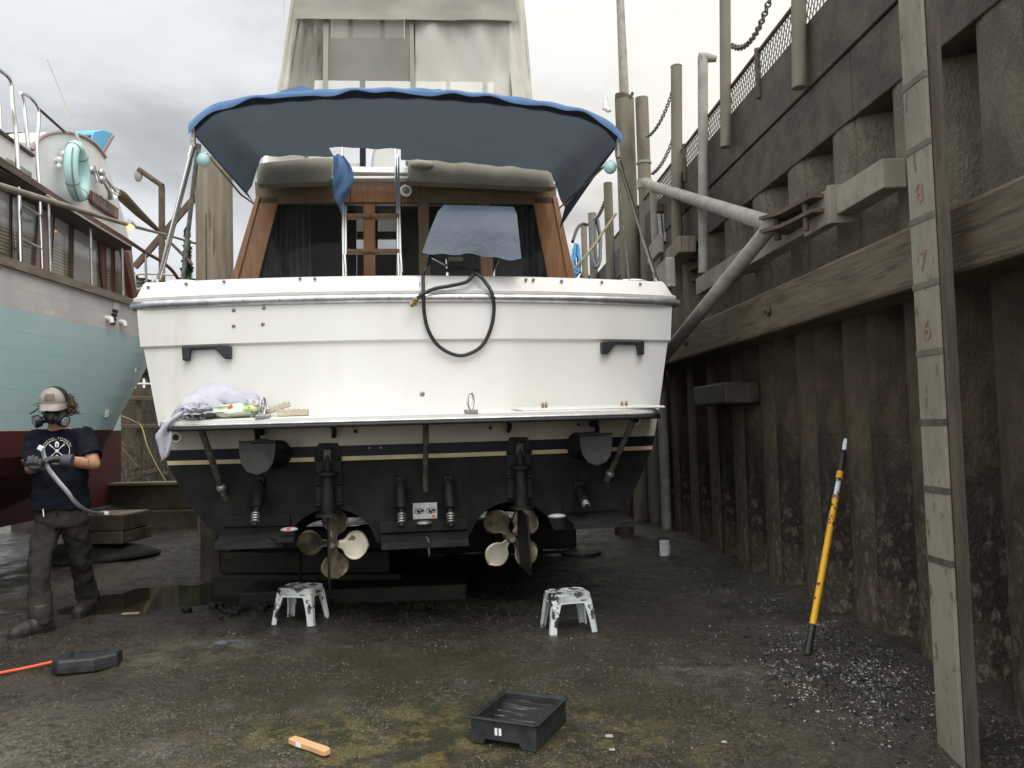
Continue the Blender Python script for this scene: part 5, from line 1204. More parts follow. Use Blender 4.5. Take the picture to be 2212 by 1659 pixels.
# rubble heap seen under the hull between puddle and left stool
mb = MB(); rg = random.Random(9)
for _ in range(46):
    x = -1.95+rg.gauss(0, .22); y = 6.0+rg.gauss(0, .12); r = rg.uniform(.015, .05); c = V((x, y, gz(x, y)+r*.4)); mb.ell(c, (r, r*rg.uniform(.6, 1), r*rg.uniform(.5, .8)), 7, 5, Matrix.Rotation(rg.random()*6, 3, 'Z'))
o = mb.build('rubble', 'conc_shaded', smooth=30); tag(o, 'heap of barnacled rubble stones between the puddle and the left stool', 'rubble', kind='stuff')
# trestle behind
tr_ = thing('wooden_trestle', 'dark barnacled wooden trestle with braces behind the gap between the boats', 'trestle', atY(300, 1045, 12.6))
def tb(name, pts, w_, m_='timber_wet', Y=12.6): mb = MB(); a, b = atY(*pts[0], Y), atY(*pts[1], Y); mb.beam(a, b, w_, w_*.8, (0, 1, 0)); return mb.build(name, m_, tr_, smooth=0, world=True, bevel=.01)
tb('post', [(301, 800), (301, 1052)], .085, 'timber_old'); tb('post', [(340, 900), (341, 1050)], .06)
tb('cross_rail', [(278, 860), (352, 862)], .07, 'timber_old', 12.5); tb('cross_rail', [(250, 922), (352, 920)], .07, 'timber_old', 12.5); tb('cross_rail', [(290, 829), (330, 829)], .03, 'fiberglass_white', 12.45)
tb('brace', [(242, 950), (296, 1014)], .09, 'timber_old', 12.4); tb('brace', [(302, 1026), (338, 1016)], .06, 'timber_old', 12.5); tb('brace', [(310, 962), (345, 1020)], .04)
tb('back_panel', [(296, 830), (296, 880)], .02)
mb = MB(); q = [atY(u, v, 13.2) for u, v in ((150, 845), (372, 835), (372, 1060), (150, 1060))]; mb.prism(q, (0, .2, 0)); o = mb.build('bulkhead_wall', 'pile_brown', smooth=0); tag(o, 'dark bulkhead wall closing the gap behind the wooden trestle', 'bulkhead')
mb = MB(); mb.tube(spline([atY(262, 898, 12.2), atY(290, 910, 12.2), atY(306, 922, 12.2), atY(318, 962, 11.8), atY(338, 1005, 11.5), atY(361, 1044, 11.2)], 6), .008, 6); o = mb.build('yellow_line', 'rope_yellow', smooth=60); tag(o, 'thin yellow line hanging from the trestle to the dark timber', 'rope')
# ================================================================== TREES
def tree(name, label, u, v, Y, crown_w, kind, m_, seed, grp='trees beyond the harbour'):
    rg = random.Random(seed); top = atY(u, v, Y); x = top.x; H_ = top.z
    t = thing(name, label, 'tree', (x, Y, 0), group=grp)
    mb = MB(); mb.tube([(x, Y, -.5), (x+.1, Y, H_*.35), (x, Y, H_*(.97 if kind else .75))], [H_*.03, H_*.02, .03], 8)
    if not kind:
        for k in range(7):
            a = rg.random()*6.3; mb.tube([(x, Y, H_*.35+k*.3), (x+cos(a)*crown_w*.35, Y+sin(a)*crown_w*.3, H_*.6+k*.25)], [.12, .03], 6)
    mb.build('trunk', 'bark', t, smooth=50, world=True)
    mb = MB(); n_ = 3600 if not kind else 2600
    cl_ = [(V((rg.gauss(0, .30)*crown_w, rg.gauss(0, .25)*crown_w, H_*rg.uniform(.42, .86))), rg.uniform(.14, .26)*crown_w) for _ in range(20)]
    for _ in range(n_):
        if kind:
            f = rg.random()**.75; z = H_*(1-f*.85); a = rg.random()*6.3; lay = .6+.4*abs(sin(z*3.1)); rr_ = crown_w*.5*f*lay*rg.uniform(.3, 1); c = V((cos(a)*rr_, sin(a)*rr_, z-.25*rr_)); s_ = .16
        else:
            b, r_ = rg.choice(cl_); d = V((rg.gauss(0, 1), rg.gauss(0, 1), rg.gauss(0, .8))).normalized()*r_*rg.random()**.4; c = b+d; s_ = .20
            if c.z > H_: c.z = H_-rg.random()
        nrm = V((rg.gauss(0, 1), rg.gauss(0, 1), rg.gauss(0, 1)+.6)).normalized(); ex, ey = frame(nrm); c = c+V((x, Y, 0)); s_ *= rg.uniform(.6, 1.4)
        mb.add([c-ex*s_-ey*s_*.4, c+ex*s_*.3-ey*s_*.6, c+ex*s_+ey*s_*.3, c-ex*s_*.2+ey*s_*.6], [(0, 1, 2, 3)])
    mb.build('crown', m_, t, smooth=0, world=True, fix=False)
tree('conifer', 'ragged dark conifer left of the wooden piling', 404, 490, 44, 2.6, 1, 'leaf_dark', 1)
for i, (u, v, Y, w_, m_, lab) in enumerate(((318, 552, 48, 4.6, 'leaf', 'round green tree behind the stern rail of the wooden boat'), (375, 566, 47, 4.2, 'leaf', 'low green tree left of the conifer'), (425, 556, 46, 4.2, 'leaf', 'green tree partly hidden by the wooden piling'), (505, 572, 48, 4.0, 'leaf', 'low green tree right of the wooden piling'), (1238, 560, 50, 5, 'leaf', 'green tree behind the blue rope coil'), (1285, 562, 48, 5, 'leaf', 'green tree behind the coiled hoses'), (1325, 578, 46, 4.4, 'leaf_dark', 'dark tree left of the thick mooring pile'))): tree('broadleaf_tree', lab, u, v, Y, w_, 0, m_, 20+i)
# ================================================================== PERSON
YP = 5.62
pc_ = atY(128, 1088, YP)
man = thing('person', 'man in a grey cap, black respirator and navy T-shirt holding a long grey strip', 'person', (pc_.x, YP, 0))
BR = Matrix.Rotation(R(26), 3, 'Z')
J = lambda u, v, dy=0: atY(u, v, YP+dy)
pel = J(132, 1098); chest = J(130, 985, .02); nb_ = J(122, 925, .0); hd = J(117, 876, -.06)
shR, shL = J(80, 944, -.02), J(183, 940, .02)          # viewer-left, viewer-right
elR, wrR = J(68, 1012, -.06), J(80, 1008, -.26)
elL, wrL = J(203, 1003, -.06), J(138, 994, -.27)
hipR, hipL = J(108, 1110, -.01), J(158, 1108, .03)
ftR = gnd(72, 1372); ftL = gnd(190, 1318)
anR = atY(86, 1345, 5.42); anL = atY(190, 1294, 6.0)
anR.z = .10; anL.z = .10
knR = lerp(hipR, anR, .5)+V((-.01, -.05, .01)); knL = lerp(hipL, anL, .5)+V((.02, -.05, .02))
def ering(c, rx, ry, n=24, tilt=0, pw=1.0):
    out = []
    for k in range(n):
        a = 2*pi*k/n; ca, sa = cos(a), sin(a)
        out.append(V(c)+BR @ V((rx*ca, ry*sa, tilt*sa*ry)))
    return out
body = MB()
# torso of the body (under the clothes)
body.loft([ering(lerp(pel, chest, t), rx, ry) for t, rx, ry in ((-.35, .12, .09), (-.1, .15, .105), (.3, .14, .095), (.75, .155, .10), (1.15, .16, .10), (1.42, .13, .085), (1.6, .06, .055))])
body.capsule(nb_+V((0, .02, -.06)), hd+V((0, .03, -.05)), .060, .056)
# head: cranium, jaw, cheeks, nose, ears
ft_ = Matrix.Rotation(R(-22), 3, 'X') @ Matrix.Rotation(R(0), 3, 'Z')
hrz = Matrix.Rotation(R(14), 3, 'Z') @ Matrix.Rotation(R(22), 3, 'X')
H3 = lambda x, y, z: hd+hrz @ V((x, y, z))
body.ell(H3(0, .015, .035), (.076, .095, .092), 20, 14, hrz); body.ell(H3(0, -.030, -.035), (.058, .066, .075), 18, 12, hrz)
body.ell(H3(0, -.050, -.082), (.034, .032, .026), 14, 8, hrz); body.capsule(H3(0, -.088, .005), H3(0, -.108, -.028), .010, .014); body.ell(H3(0, -.085, -.058), (.026, .014, .010), 12, 6, hrz)
for s in (-1, 1):
    body.ell(H3(s*.078, .02, -.012), (.012, .022, .032), 10, 8, hrz); body.ell(H3(s*.032, -.082, .012), (.016, .010, .009), 10, 6, hrz)
# arms (bare forearms)
for sh, el, wr in ((shR, elR, wrR), (shL, elL, wrL)):
    body.capsule(sh, el, .052, .043); body.capsule(el, lerp(el, wr, .45), .043, .041); body.capsule(lerp(el, wr, .4), wr, .041, .028)
# legs
for hp_, kn, an in ((hipR, knR, anR), (hipL, knL, anL)):
    body.capsule(hp_, kn, .075, .052); body.capsule(kn, lerp(kn, an, .35), .05, .052); body.capsule(lerp(kn, an, .3), an, .052, .034)
bo = body.build('body', 'skin', man, world=True); remesh(bo, .009, 5)
# T-shirt
sh_ = MB()
sh_.loft([ering(lerp(pel, chest, t)+V((0, o_, 0)), rx, ry, 28) for t, rx, ry, o_ in ((-.02, .190, .138, 0), (.08, .186, .134, 0), (.4, .172, .122, 0), (.8, .182, .122, .0), (1.08, .188, .118, .0), (1.28, .172, .108, .0), (1.45, .125, .092, .0), (1.54, .080, .074, .0)) for rx, ry in ((rx, ry),)])
for sh, el, k in ((shR, elR, .80), (shL, elL, .74)):
    e = lerp(sh, el, k); d = (el-sh).normalized(); sh_.tube([sh-d*.045, sh-d*.02, sh+d*.02, lerp(sh, e, .6), e], [.045, .062, .068, .070, .077], 20)
    sh_.capsule(lerp(nb_, sh, .45)+V((0, .02, -.035)), sh+V((0, 0, -.005)), .054, .060)
so = sh_.build('t_shirt', 'shirt_navy', man, world=True); remesh(so, .0085, 6, .016, .085)
# neckline: cut a clean neck opening by lowering points near the neck axis is left to the collar ring
cn = nb_+V((0, -.008, -.045)); mb = MB(); cr_ = [cn+V((.082*cos(a), .076*sin(a), -.012+.030*sin(a)*1.2)) for a in [2*pi*i/30 for i in range(30)]]; mb.tube(cr_, .0075, 8, closed=True); mb.build('collar', 'shirt_navy', man, smooth=80, world=True)
# trousers
tr = MB()
tr.loft([ering(pel+V((0, 0, z)), rx, ry, 28) for z, rx, ry in ((.045, .160, .114), (.0, .164, .118), (-.07, .164, .120), (-.13, .146, .112))])
for hp_, kn, an in ((hipR, knR, anR), (hipL, knL, anL)):
    tr.tube([hp_+V((0, 0, .06)), hp_+V((0, 0, -.04)), lerp(hp_, kn, .55), kn, lerp(kn, an, .4), lerp(kn, an, .8), an+V((0, .01, .01)), an+V((0, .01, -.045))], [.084, .096, .085, .071, .068, .070, .076, .074], 22)
to = tr.build('trousers', 'trousers', man, world=True); remesh(to, .009, 5, .016, .085)
mb = MB(); p = J(79+14, 1100, -.15); mb.tube([p, p+V((.012, -.012, -.05))], .006, 8); mb.build('clip_knife', 'alu', man, smooth=50, world=True)
# boots
def boot(an, toe_dir):
    d = V(toe_dir).normalized(); b = MB(); h = V((an.x, an.y, 0))
    b.tube([h+V((0, 0, .19)), h+V((0, 0, .09)), h+V((0, 0, .05))], [.066, .064, .058], 16); b.capsule(h-d*.055+V((0, 0, .045)), h+d*.11+V((0, 0, .045)), .048, .052); b.capsule(h+d*.05+V((0, 0, .052)), h+d*.165+V((0, 0, .040)), .052, .043)
    o = b.build('boot', 'boot', man, world=True); remesh(o, .008, 4, .004, .04)
    s = MB(); x = d.cross(V((0, 0, 1))); pts = []
    for t, w in ((-.105, .02), (-.095, .036), (-.05, .044), (.02, .042), (.10, .052), (.17, .05), (.205, .03), (.212, .0)): pts.append((t, w))
    ring = [h+d*t+x*w for t, w in pts]+[h+d*t-x*w for t, w in reversed(pts[:-1])]; s.prism([p+V((0, 0, .001)) for p in ring], (0, 0, .026)); s.build('boot_sole', 'rubber', o, smooth=0, world=True)
boot(anR, (-.45, -1, 0)); boot(anL, (.12, -1, 0))
# gloves: palm, four curled fingers and a thumb each
def glove(wr, fd, nd, sgn, curl, name='glove'):
    """wr wrist, fd finger direction, nd palm normal (where fingers curl), sgn thumb side"""
    fd = V(fd).normalized(); nd = V(nd); nd = (nd-fd*nd.dot(fd)).normalized(); sd_ = fd.cross(nd)*sgn
    g = MB(); rotm = Matrix((sd_, fd, nd)).transposed()
    g.tube([wr-fd*.055, wr-fd*.02, wr+fd*.012], [.043, .040, .036], 16); g.ell(wr+fd*.060, (.044, .056, .019), 18, 12, rotm); g.capsule(wr+fd*.02, wr+fd*.08, .026, .024)
    for i, (o_, L_) in enumerate(((.033, .072), (.011, .082), (-.011, .076), (-.032, .060))):
        p = wr+fd*(.100-abs(i-1)*.004)+sd_*o_; ang = 0; q = p-fd*.02
        for k, (fl_, r0, r1) in enumerate(((.44, .0115, .0108), (.31, .0108, .0100), (.25, .0100, .0090))):
            ang += R(curl[k]+3*i); d = (fd*cos(ang)+nd*sin(ang)).normalized(); e = q+d*(L_*fl_+(.02 if k == 0 else 0)); g.capsule(q, e, r0, r1, 10); q = e
    p = wr+fd*.030+sd_*.036; d1 = (fd*.55+sd_*.72+nd*.25).normalized(); e = p+d1*.042; g.capsule(p-d1*.012, e, .0145, .0125, 10); d2 = (fd*.72+sd_*.12+nd*.62).normalized(); g.capsule(e, e+d2*.034, .0122, .0100, 10)
    o = g.build(name, 'glove', man, world=True); remesh(o, .0048, 3); return o
glove(wrL, (-.98, -.16, .10), (-.1, -.3, -1), 1, (28, 42, 30))
glove(wrR, (.30, -.9, -.02), (.1, .25, .95), 1, (34, 48, 34))
# shirt print projected on the shirt
me = so.data; bvh = BVHTree.FromPolygons([man.matrix_basis @ v.co for v in me.vertices], [tuple(p.vertices) for p in me.polygons])
pr = MB(); ec = J(123, 974, -.12); Rm = .078
def seg(p, q, w):
    p, q = V((*p, 0)), V((*q, 0)); n_ = max(2, int((q-p).length/.006)); x = (q-p).normalized(); y = V((-x.y, x.x, 0))*w/2
    pr.grid([[lerp(p, q, i/n_)+y for i in range(n_+1)], [lerp(p, q, i/n_)-y for i in range(n_+1)]])
def disc(c, rx, ry, n=18): pr.add([V((c[0], c[1], 0))]+[V((c[0]+rx*cos(2*pi*i/n), c[1]+ry*sin(2*pi*i/n), 0)) for i in range(n)], [(0, i+1, (i+1) % n+1) for i in range(n)])
N_ = 64; pr.grid([[V((r_*cos(2*pi*i/N_), r_*sin(2*pi*i/N_), 0)) for i in range(N_+1)] for r_ in (Rm-.0035, Rm)])
for a in (45, 135, 225, 315):
    ca, sa = cos(R(a)), sin(R(a)); seg((.010*ca, .010*sa), (.066*ca, .066*sa), .0035); seg((.058*ca-.006*sa, .058*sa+.006*ca), (.058*ca+.006*sa, .058*sa-.006*ca), .004); seg((.036*ca, .036*sa), (.052*ca, .052*sa), .006)
disc((0, 0), .011, .011)
# helmet
pr.add([V((x, y, 0)) for x, y in ((-.012, .040), (-.013, .052), (-.007, .064), (0, .068), (.007, .064), (.013, .052), (.012, .040), (.009, .026), (.003, .022), (.003, .040), (.010, .044), (0, .047), (-.010, .044), (-.003, .040), (-.003, .022), (-.009, .026))], [(0, 1, 2, 3, 11, 12), (3, 4, 5, 6, 10, 11), (12, 13, 14, 15, 0), (10, 6, 7, 8, 9)])
# kettlebell
disc((0, -.047), .010, .011); k_ = [V((.0085*cos(t), -.036+.009*sin(t), 0)) for t in [pi*i/10 for i in range(11)]]; pr.grid([k_, [V((p.x*.6, -.036+(p.y+.036)*.6, 0)) for p in k_]])
def arc_text(s, r_, a0, a1, size, inv=False):
    for i, ch in enumerate(s):
        if ch == ' ': continue
        a = R(lerp(a0, a1, i/(len(s)-1))); vs, fs = text_geo(ch, size); rot = Matrix.Rotation(a-pi/2 if not inv else a+pi/2, 3, 'Z'); pr.add([rot @ q+V((r_*cos(a), r_*sin(a), 0)) for q in vs], fs)
arc_text('SPARTAN STRENGTH', Rm+.0105, 158, 22, .0165); arc_text('TRAINING', Rm+.010, 322-70, 322, .0155, True)
out = []
for q in pr.v:
    p = ec+BR @ V((q.x, 0, q.y)); dn = (p-CAM).normalized(); hit = bvh.ray_cast(CAM+dn*3, dn, 6.0)[0]
    out.append((hit or p)-dn*.004)
pr.v = out; pr.build('shirt_print', 'print_white', so, smooth=0, world=True, fix=False)
# cap, patch, ear defender band
cp = MB(); rows = []
for i in range(11):
    t = pi/2*i/10; rows.append([H3(.089*cos(t)*cos(a), .012+.108*cos(t)*sin(a), .038+.092*sin(t)**.9) for a in [2*pi*k/32 for k in range(32)]])
cp.loft(rows, cap=True); cap_ = cp.build('cap', 'cap_grey', man, smooth=80, world=True)
mb = MB(); rows = []
for i in range(7):
    t = i/6; rows.append([H3((.080+.004*t)*cos(a)*1.03, .012-.100*abs(sin(a))-.078*t*abs(sin(a))**.8, .045-.020*t-.012*t*abs(cos(a))*1.6-.03*(1-abs(sin(a)))*t) for a in [pi+pi*k/24 for k in range(25)]])
mb.grid(rows); br_ = mb.build('cap_brim', 'cap_grey', cap_, smooth=80, world=True); sd = br_.modifiers.new('s', 'SOLIDIFY'); sd.thickness = .004
mb = MB(); rows = []
for k in range(6): t = R(14+32*k/5); rows.append([H3(.0915*cos(t)*cos(a), .012+.1105*cos(t)*sin(a), .039+.093*sin(t)**.9) for a in [R(-90)+R(24)*(j/5-.5)*2 for j in range(6)]])
mb.grid(rows); mb.build('cap_patch', 'cap_patch', cap_, smooth=80, world=True)
mb = MB(); rows = []
for i in range(11): t = pi/2*i/10; rows.append([H3(.0905*cos(t)*cos(a), .012+.110*cos(t)*sin(a), .037+.0935*sin(t)**.9) for a in [R(-22)+R(200)*k/20 for k in range(21)]])
mb.grid(rows); mb.build('cap_mesh', 'mesh_black', cap_, smooth=80, world=True)
# hair tufts
mb = MB(); rg = random.Random(12)
for _ in range(360):
    side = 1 if rg.random() < .92 else -1; a = R(rg.uniform(-14, 118)) if side > 0 else R(rg.uniform(62, 185)); z = rg.uniform(-.075, .03)
    p = H3(.078*cos(a), .02+.096*sin(a), z); d = (hrz @ V((cos(a), sin(a), 0))); L_ = rg.uniform(.03, .075); c1 = p+d*L_*.5+V((rg.gauss(0, .008), rg.gauss(0, .008), rg.gauss(.004, .008))); c2 = p+d*L_*rg.uniform(.6, 1.0)+V((rg.gauss(0, .014), rg.gauss(0, .01), -L_*rg.uniform(-.1, .6)))
    mb.tube([p-d*.01, p+d*.008, c1, c2], [.004, .0045, .0038, .0012], 5)
mb.build('hair', 'hair', man, smooth=80, world=True)
# respirator
rp = MB(); rp.ell(H3(0, -.078, -.050), (.052, .050, .056), 18, 12, hrz); rp.ell(H3(0, -.112, -.058), (.030, .026, .034), 14, 10, hrz)
for s in (-1, 1): rp.capsule(H3(s*.035, -.10, -.065), H3(s*.062, -.112, -.068), .024, .026)
ro = rp.build('respirator', 'mask_black', man, world=True); remesh(ro, .006, 4)
for s in (-1, 1):
    a, b = H3(s*.060, -.108, -.066), H3(s*.096, -.132, -.070); mb = MB(); mb.tube([a, a+(b-a)*.15, b, b+(b-a)*.05], [.036, .043, .043, .036], 22); f_ = mb.build('filter_cartridge', 'mask_black', ro, smooth=40, world=True)
    mb = MB(); d = (b-a).normalized(); mb.tube([b+d*.002, b+d*.005], [.033, .030], 20); mb.build('filter_face', 'filter_grey', f_, smooth=40, world=True)
    mb = MB(); mb.tube([H3(s*.05, -.085, -.03), H3(s*.080, -.01, -.005), H3(s*.084, .05, .02)], .006, 6); mb.build('strap', 'mask_black', ro, smooth=60, world=True)
# dark safety glasses under the brim
mb = MB(); mb.grid([[H3(.070*sin(a), -.02-.078*cos(a), z) for a in [R(-72)+R(144)*k/16 for k in range(17)]] for z in (-.006, .010, .030)]); gl = mb.build('safety_glasses', 'mask_black', man, smooth=80, world=True)
mb = MB(); mb.tube([H3(-.066, -.05, .012), H3(-.10, -.085, -.008), H3(-.125, -.10, -.022)], .006, 6); mb.build('hanging_strap', 'mask_black', ro, smooth=60, world=True)
# strip held in the hands
st = MB(); cl_ = spline([J(90, 966, -.30), J(96, 990, -.30), J(104, 1012, -.30), J(122, 1036, -.32), J(146, 1064, -.34), J(166, 1088, -.28), J(188, 1103, -.16), J(210, 1109, .0), J(229, 1108, .12)], 6); rows = []
wv = [(V((.72, 0, .69))*.5 if i < len(cl_)*.55 else V((.35, .2, .9)).normalized()*.5) for i in range(len(cl_))]
st.grid([[p+w*.034*(1-.35*i/len(cl_)) for i, (p, w) in enumerate(zip(cl_, wv))], [p for p in cl_], [p-w*.034*(1-.35*i/len(cl_)) for i, (p, w) in enumerate(zip(cl_, wv))]])
so_ = st.build('grey_strip', 'strip_grey', smooth=60); tag(so_, 'long flexible grey strip hanging from the gloves of the man', 'strip')
sd = so_.modifiers.new('s', 'SOLIDIFY'); sd.thickness = .006
mb = MB(); p = J(228, 1108, .11); mb.box(p, (.05, .03, .02), Matrix.Rotation(R(10), 3, 'Y')); o = mb.build('strip_end', 'label_white', smooth=0, bevel=.003); 
ROOTINV['x'] = Matrix.Identity(4)
o.parent = so_; o.location = o.location-so_.location
mb = MB(); p = J(88, 968, -.33); mb.box(p, (.035, .02, .03), Matrix.Rotation(R(30), 3, 'Y')); o = mb.build('strip_clip', 'label_white', smooth=0, bevel=.003); o.parent = so_; o.location = o.location-so_.location
# ================================================================== STOOLS
def make_stool(label, loc, rz):
    t = thing('step_stool', label, 'step stool', loc, rz, 'paint-stained step stools')
    W0, D0, W1, D1, Hh = .155, .128, .122, .098, .238
    mb = MB(); pts = []
    for sx, sy, a0 in ((1, 1, 0), (-1, 1, 90), (-1, -1, 180), (1, -1, 270)):
        for k in range(6): a = R(a0+18*k); pts.append((sx*(W1-.035)+.042*cos(a), sy*(D1-.035)+.042*sin(a)))
    R_ = lambda k, z: [V((x*k, y*k, z)) for x, y in pts]
    mb.loft([R_(1.03, Hh-.045), R_(1.0, Hh-.010), R_(.985, Hh-.003), R_(.95, Hh), R_(.90, Hh-.002), R_(.3, Hh-.003)]); mb.build('seat_top', 'stool_top_paint', t, smooth=50)
    mb = MB()
    for ax in (0, 1):
        for s in (-1, 1):
            half, dep = (W1, D1) if ax == 0 else (D1, W1); n_ = 18; top = []; bt_ = []
            for i in range(n_+1):
                x = (-1+2*i/n_)*half*.93; e = abs(x)/half; zl = Hh-.058-.035*max(0, (e-.45)/.5)**2
                for lst, z in ((top, Hh-.03), (bt_, zl)):
                    k = dep*(1+.20*(Hh-z)/Hh)+.004; lst.append(V((x, s*k, z)) if ax == 0 else V((s*k, x, z)))
            mb.grid([top, bt_]); inn = V((0, -s*.006, 0)) if ax == 0 else V((-s*.006, 0, 0)); mb.grid([bt_, [p+inn for p in bt_]]); mb.grid([[p+inn for p in top], [p+inn for p in bt_]])
    mb.build('apron', 'stool_paint', t, smooth=30)
    for sx in (-1, 1):
        for sy in (-1, 1):
            mb = MB(); rings = []
            for k in range(8):
                z = (Hh-.035)*k/7; f_ = k/7; x0, y0 = lerp(W0, W1+.006, f_), lerp(D0, D1+.006, f_); w = .040+.022*f_**2.2; th = .011; c = .012
                P = [(0-c, 0), (0, 0-c), (0, -w), (-th, -w), (-th, -th), (-w, -th), (-w, 0)]; rings.append([V((sx*(x0+a), sy*(y0+b), z)) for a, b in P])
            mb.loft(rings); mb.build('leg', 'stool_paint', t, smooth=20)
    return t
make_stool('white plastic step stool below the port propeller, paint-stained, left of the pair', (-1.475, 5.50, gz(-1.475, 5.5)), R(-14))
make_stool('white plastic step stool below the starboard propeller, paint-stained, right of the pair', (.315, 5.14, gz(.315, 5.14)), R(14))
# ================================================================== PAINT TRAY
ty = thing('paint_tray', 'deep black plastic paint tray on the mud at the front', 'paint tray', (-.005, 3.47, gz(0, 3.47)), R(-24))
w_, d_, hB, hF = .292, .345, .098, .108
mb = MB(); hh = .105
def wallp(p, ext): mb.prism([V(q) for q in p], ext)
x, y = w_/2, d_/2
wallp([(-x, -y, 0), (-x+.055, -y, 0), (-x+.065, -y, .022), (x-.075, -y, .022), (x-.065, -y, 0), (x, -y, 0), (x, -y, hh), (-x, -y, hh)], (0, .014, 0))
wallp([(-x, y, .0), (x, y, .0), (x, y, hh), (-x, y, hh)], (0, -.014, 0))
for s in (-1, 1): wallp([(s*x, -y+.0145, 0), (s*x, y-.0145, 0), (s*x, y-.0145, hh), (s*x, -y+.0145, hh)], (-s*.014, 0, 0))
mb.build('tray_body', 'black_plastic', ty, smooth=0, bevel=.004)
mb = MB(); rim = [(-x-.004, -y-.004), (x+.004, -y-.004), (x+.004, y+.004), (-x-.004, y+.004)]
for i in range(4): a, b = rim[i], rim[(i+1) % 4]; mb.beam((*a, hh+.001), (*b, hh+.001), .020, .008)
mb.build('tray_rim', 'black_plastic', ty, smooth=0, bevel=.003)
mb = MB(); rows = []
for k in range(9): t = k/8; yy = lerp(-y+.014, y-.014, t); zz = .034+.048*sstep(.3, 1, t); rows.append([V((lerp(-x+.014, x-.014, i/6), yy, zz)) for i in range(7)])
mb.grid(rows); mb.build('tray_slope', 'tray_inside', ty, smooth=60)
for k in (-.010, .008): mb = MB(); mb.box((-.02+k, -y-.0015, .060), (.011, .003, .028)); mb.build('white_mark', 'label_white', ty, smooth=0)
# loose wooden handle block on the ground
a, b = gnd(631, 1606), gnd(709, 1634); c = (a+b)/2; rz = atan2(b.y-a.y, b.x-a.x); t = thing('wooden_handle', 'small fresh pale wooden handle block with a white sticker lying on the mud', 'wooden handle', (c.x, c.y, gz(c.x, c.y)), rz)
L_ = (b-a).length/2; P = [(-L_, -.020), (-L_*.5, -.024), (L_*.2, -.019), (L_*.8, -.022), (L_, -.016), (L_*1.02, .012), (L_*.8, .02), (0, .018), (-L_*.6, .02), (-L_, .016)]
mb = MB(); mb.prism([V((p[0], p[1], .004)) for p in P], (0, 0, .026)); mb.build('wooden_handle_body', 'fresh_wood', t, smooth=0, bevel=.006, bseg=3)
mb = MB(); mb.box((-L_*.38, -.0225, .018), (.030, .003, .017), Matrix.Rotation(R(4), 3, 'Z')); mb.build('sticker', 'label_white', t, smooth=0)
# black case with orange cord
t = thing('black_case', 'flat black plastic tool case lying on the mud at the left', 'case', (-2.42, 4.55, gz(-2.42, 4.55)), R(14))
P = [(-.16, -.075), (-.12, -.11), (.06, -.115), (.165, -.05), (.17, .05), (.12, .105), (-.10, .105), (-.16, .06)]
mb = MB(); mb.loft([[V((a, b, .0)) for a, b in P], [V((a*1.02, b*1.02, .035)) for a, b in P], [V((a*1.0, b*1.0, .065)) for a, b in P], [V((a*.94, b*.92, .074)) for a, b in P]]); mb.build('case_body', 'black_plastic', t, smooth=0, bevel=.005)
mb = MB()
for a, b, c_, d_2 in ((-.08, -.02, .012, .05), (.05, .03, .09, .012), (.08, -.05, .05, .014), (-.02, .05, .06, .012)): mb.box((a, b, .078), (c_, d_2, .012))
mb.tube([(-.07, -.03, .074), (-.07, -.03, .105)], .010, 8); mb.build('case_ribs', 'black_plastic', t, smooth=0, bevel=.002)
mb = MB(); mb.tube(spline([(-2.575, 4.585, .045), (-2.66, 4.57, .03), (-2.78, 4.52, .016), (-2.88, 4.45, .014), (-3.0, 4.42, .014), (-3.05, 4.50, .014), (-2.98, 4.60, .014), (-3.05, 4.70, .014), (-3.3, 4.8, .014)], 8), .008, 8); o = mb.build('extension_cord', 'orange_cord', smooth=60); tag(o, 'bright orange cord running from the black case out of the left edge', 'cord')
# paint can
p = gnd(1434, 1204); t = thing('paint_can', 'small white paint can standing on the mud under the starboard quarter', 'paint can', (p.x, p.y, gz(p.x, p.y)), R(0)); r_ = .062; h_ = .165
mb = MB(); mb.tube([(0, 0, 0), (0, 0, .004), (0, 0, h_-.006), (0, 0, h_)], [r_, r_*.985, r_*.985, r_*1.02], 32); cbody = mb.build('can_body', 'dull_steel', t, smooth=40)
mb = MB(); mb.grid([[V((r_*1.003*cos(a), r_*1.003*sin(a), z)) for a in [R(225)+R(170)*k/20 for k in range(21)]] for z in (.008, h_-.012)]); lb = mb.build('can_label', 'label_white', cbody, smooth=60)
mb = MB()
for z, w in ((.125, 60), (.112, 80), (.098, 70), (.06, 80)): mb.grid([[V((r_*1.008*cos(a), r_*1.008*sin(a), zz)) for a in [R(245)+R(w)*k/8 for k in range(9)]] for zz in (z, z+.004)])
mb.build('label_lines', 'galv', cbody, smooth=60)
mb = MB(); mb.tube([(0, 0, h_-.002), (0, 0, h_+.004)], [r_*.9, r_*.86], 32); mb.tube([(0, 0, h_+.0045), (0, 0, h_+.008)], [r_*.7, r_*.68], 32); mb.build('can_lid', 'rubber', t, smooth=40)
mb = MB(); mb.tube(spline([(r_*cos(R(-35)), r_*sin(R(-35)), h_-.03), (r_*1.25*cos(R(-40)), r_*1.25*sin(R(-40)), .06), (r_*1.2*cos(R(-60)), r_*1.2*sin(R(-60)), .012)], 6), .003, 6); mb.build('can_handle', 'dull_steel', t, smooth=60)
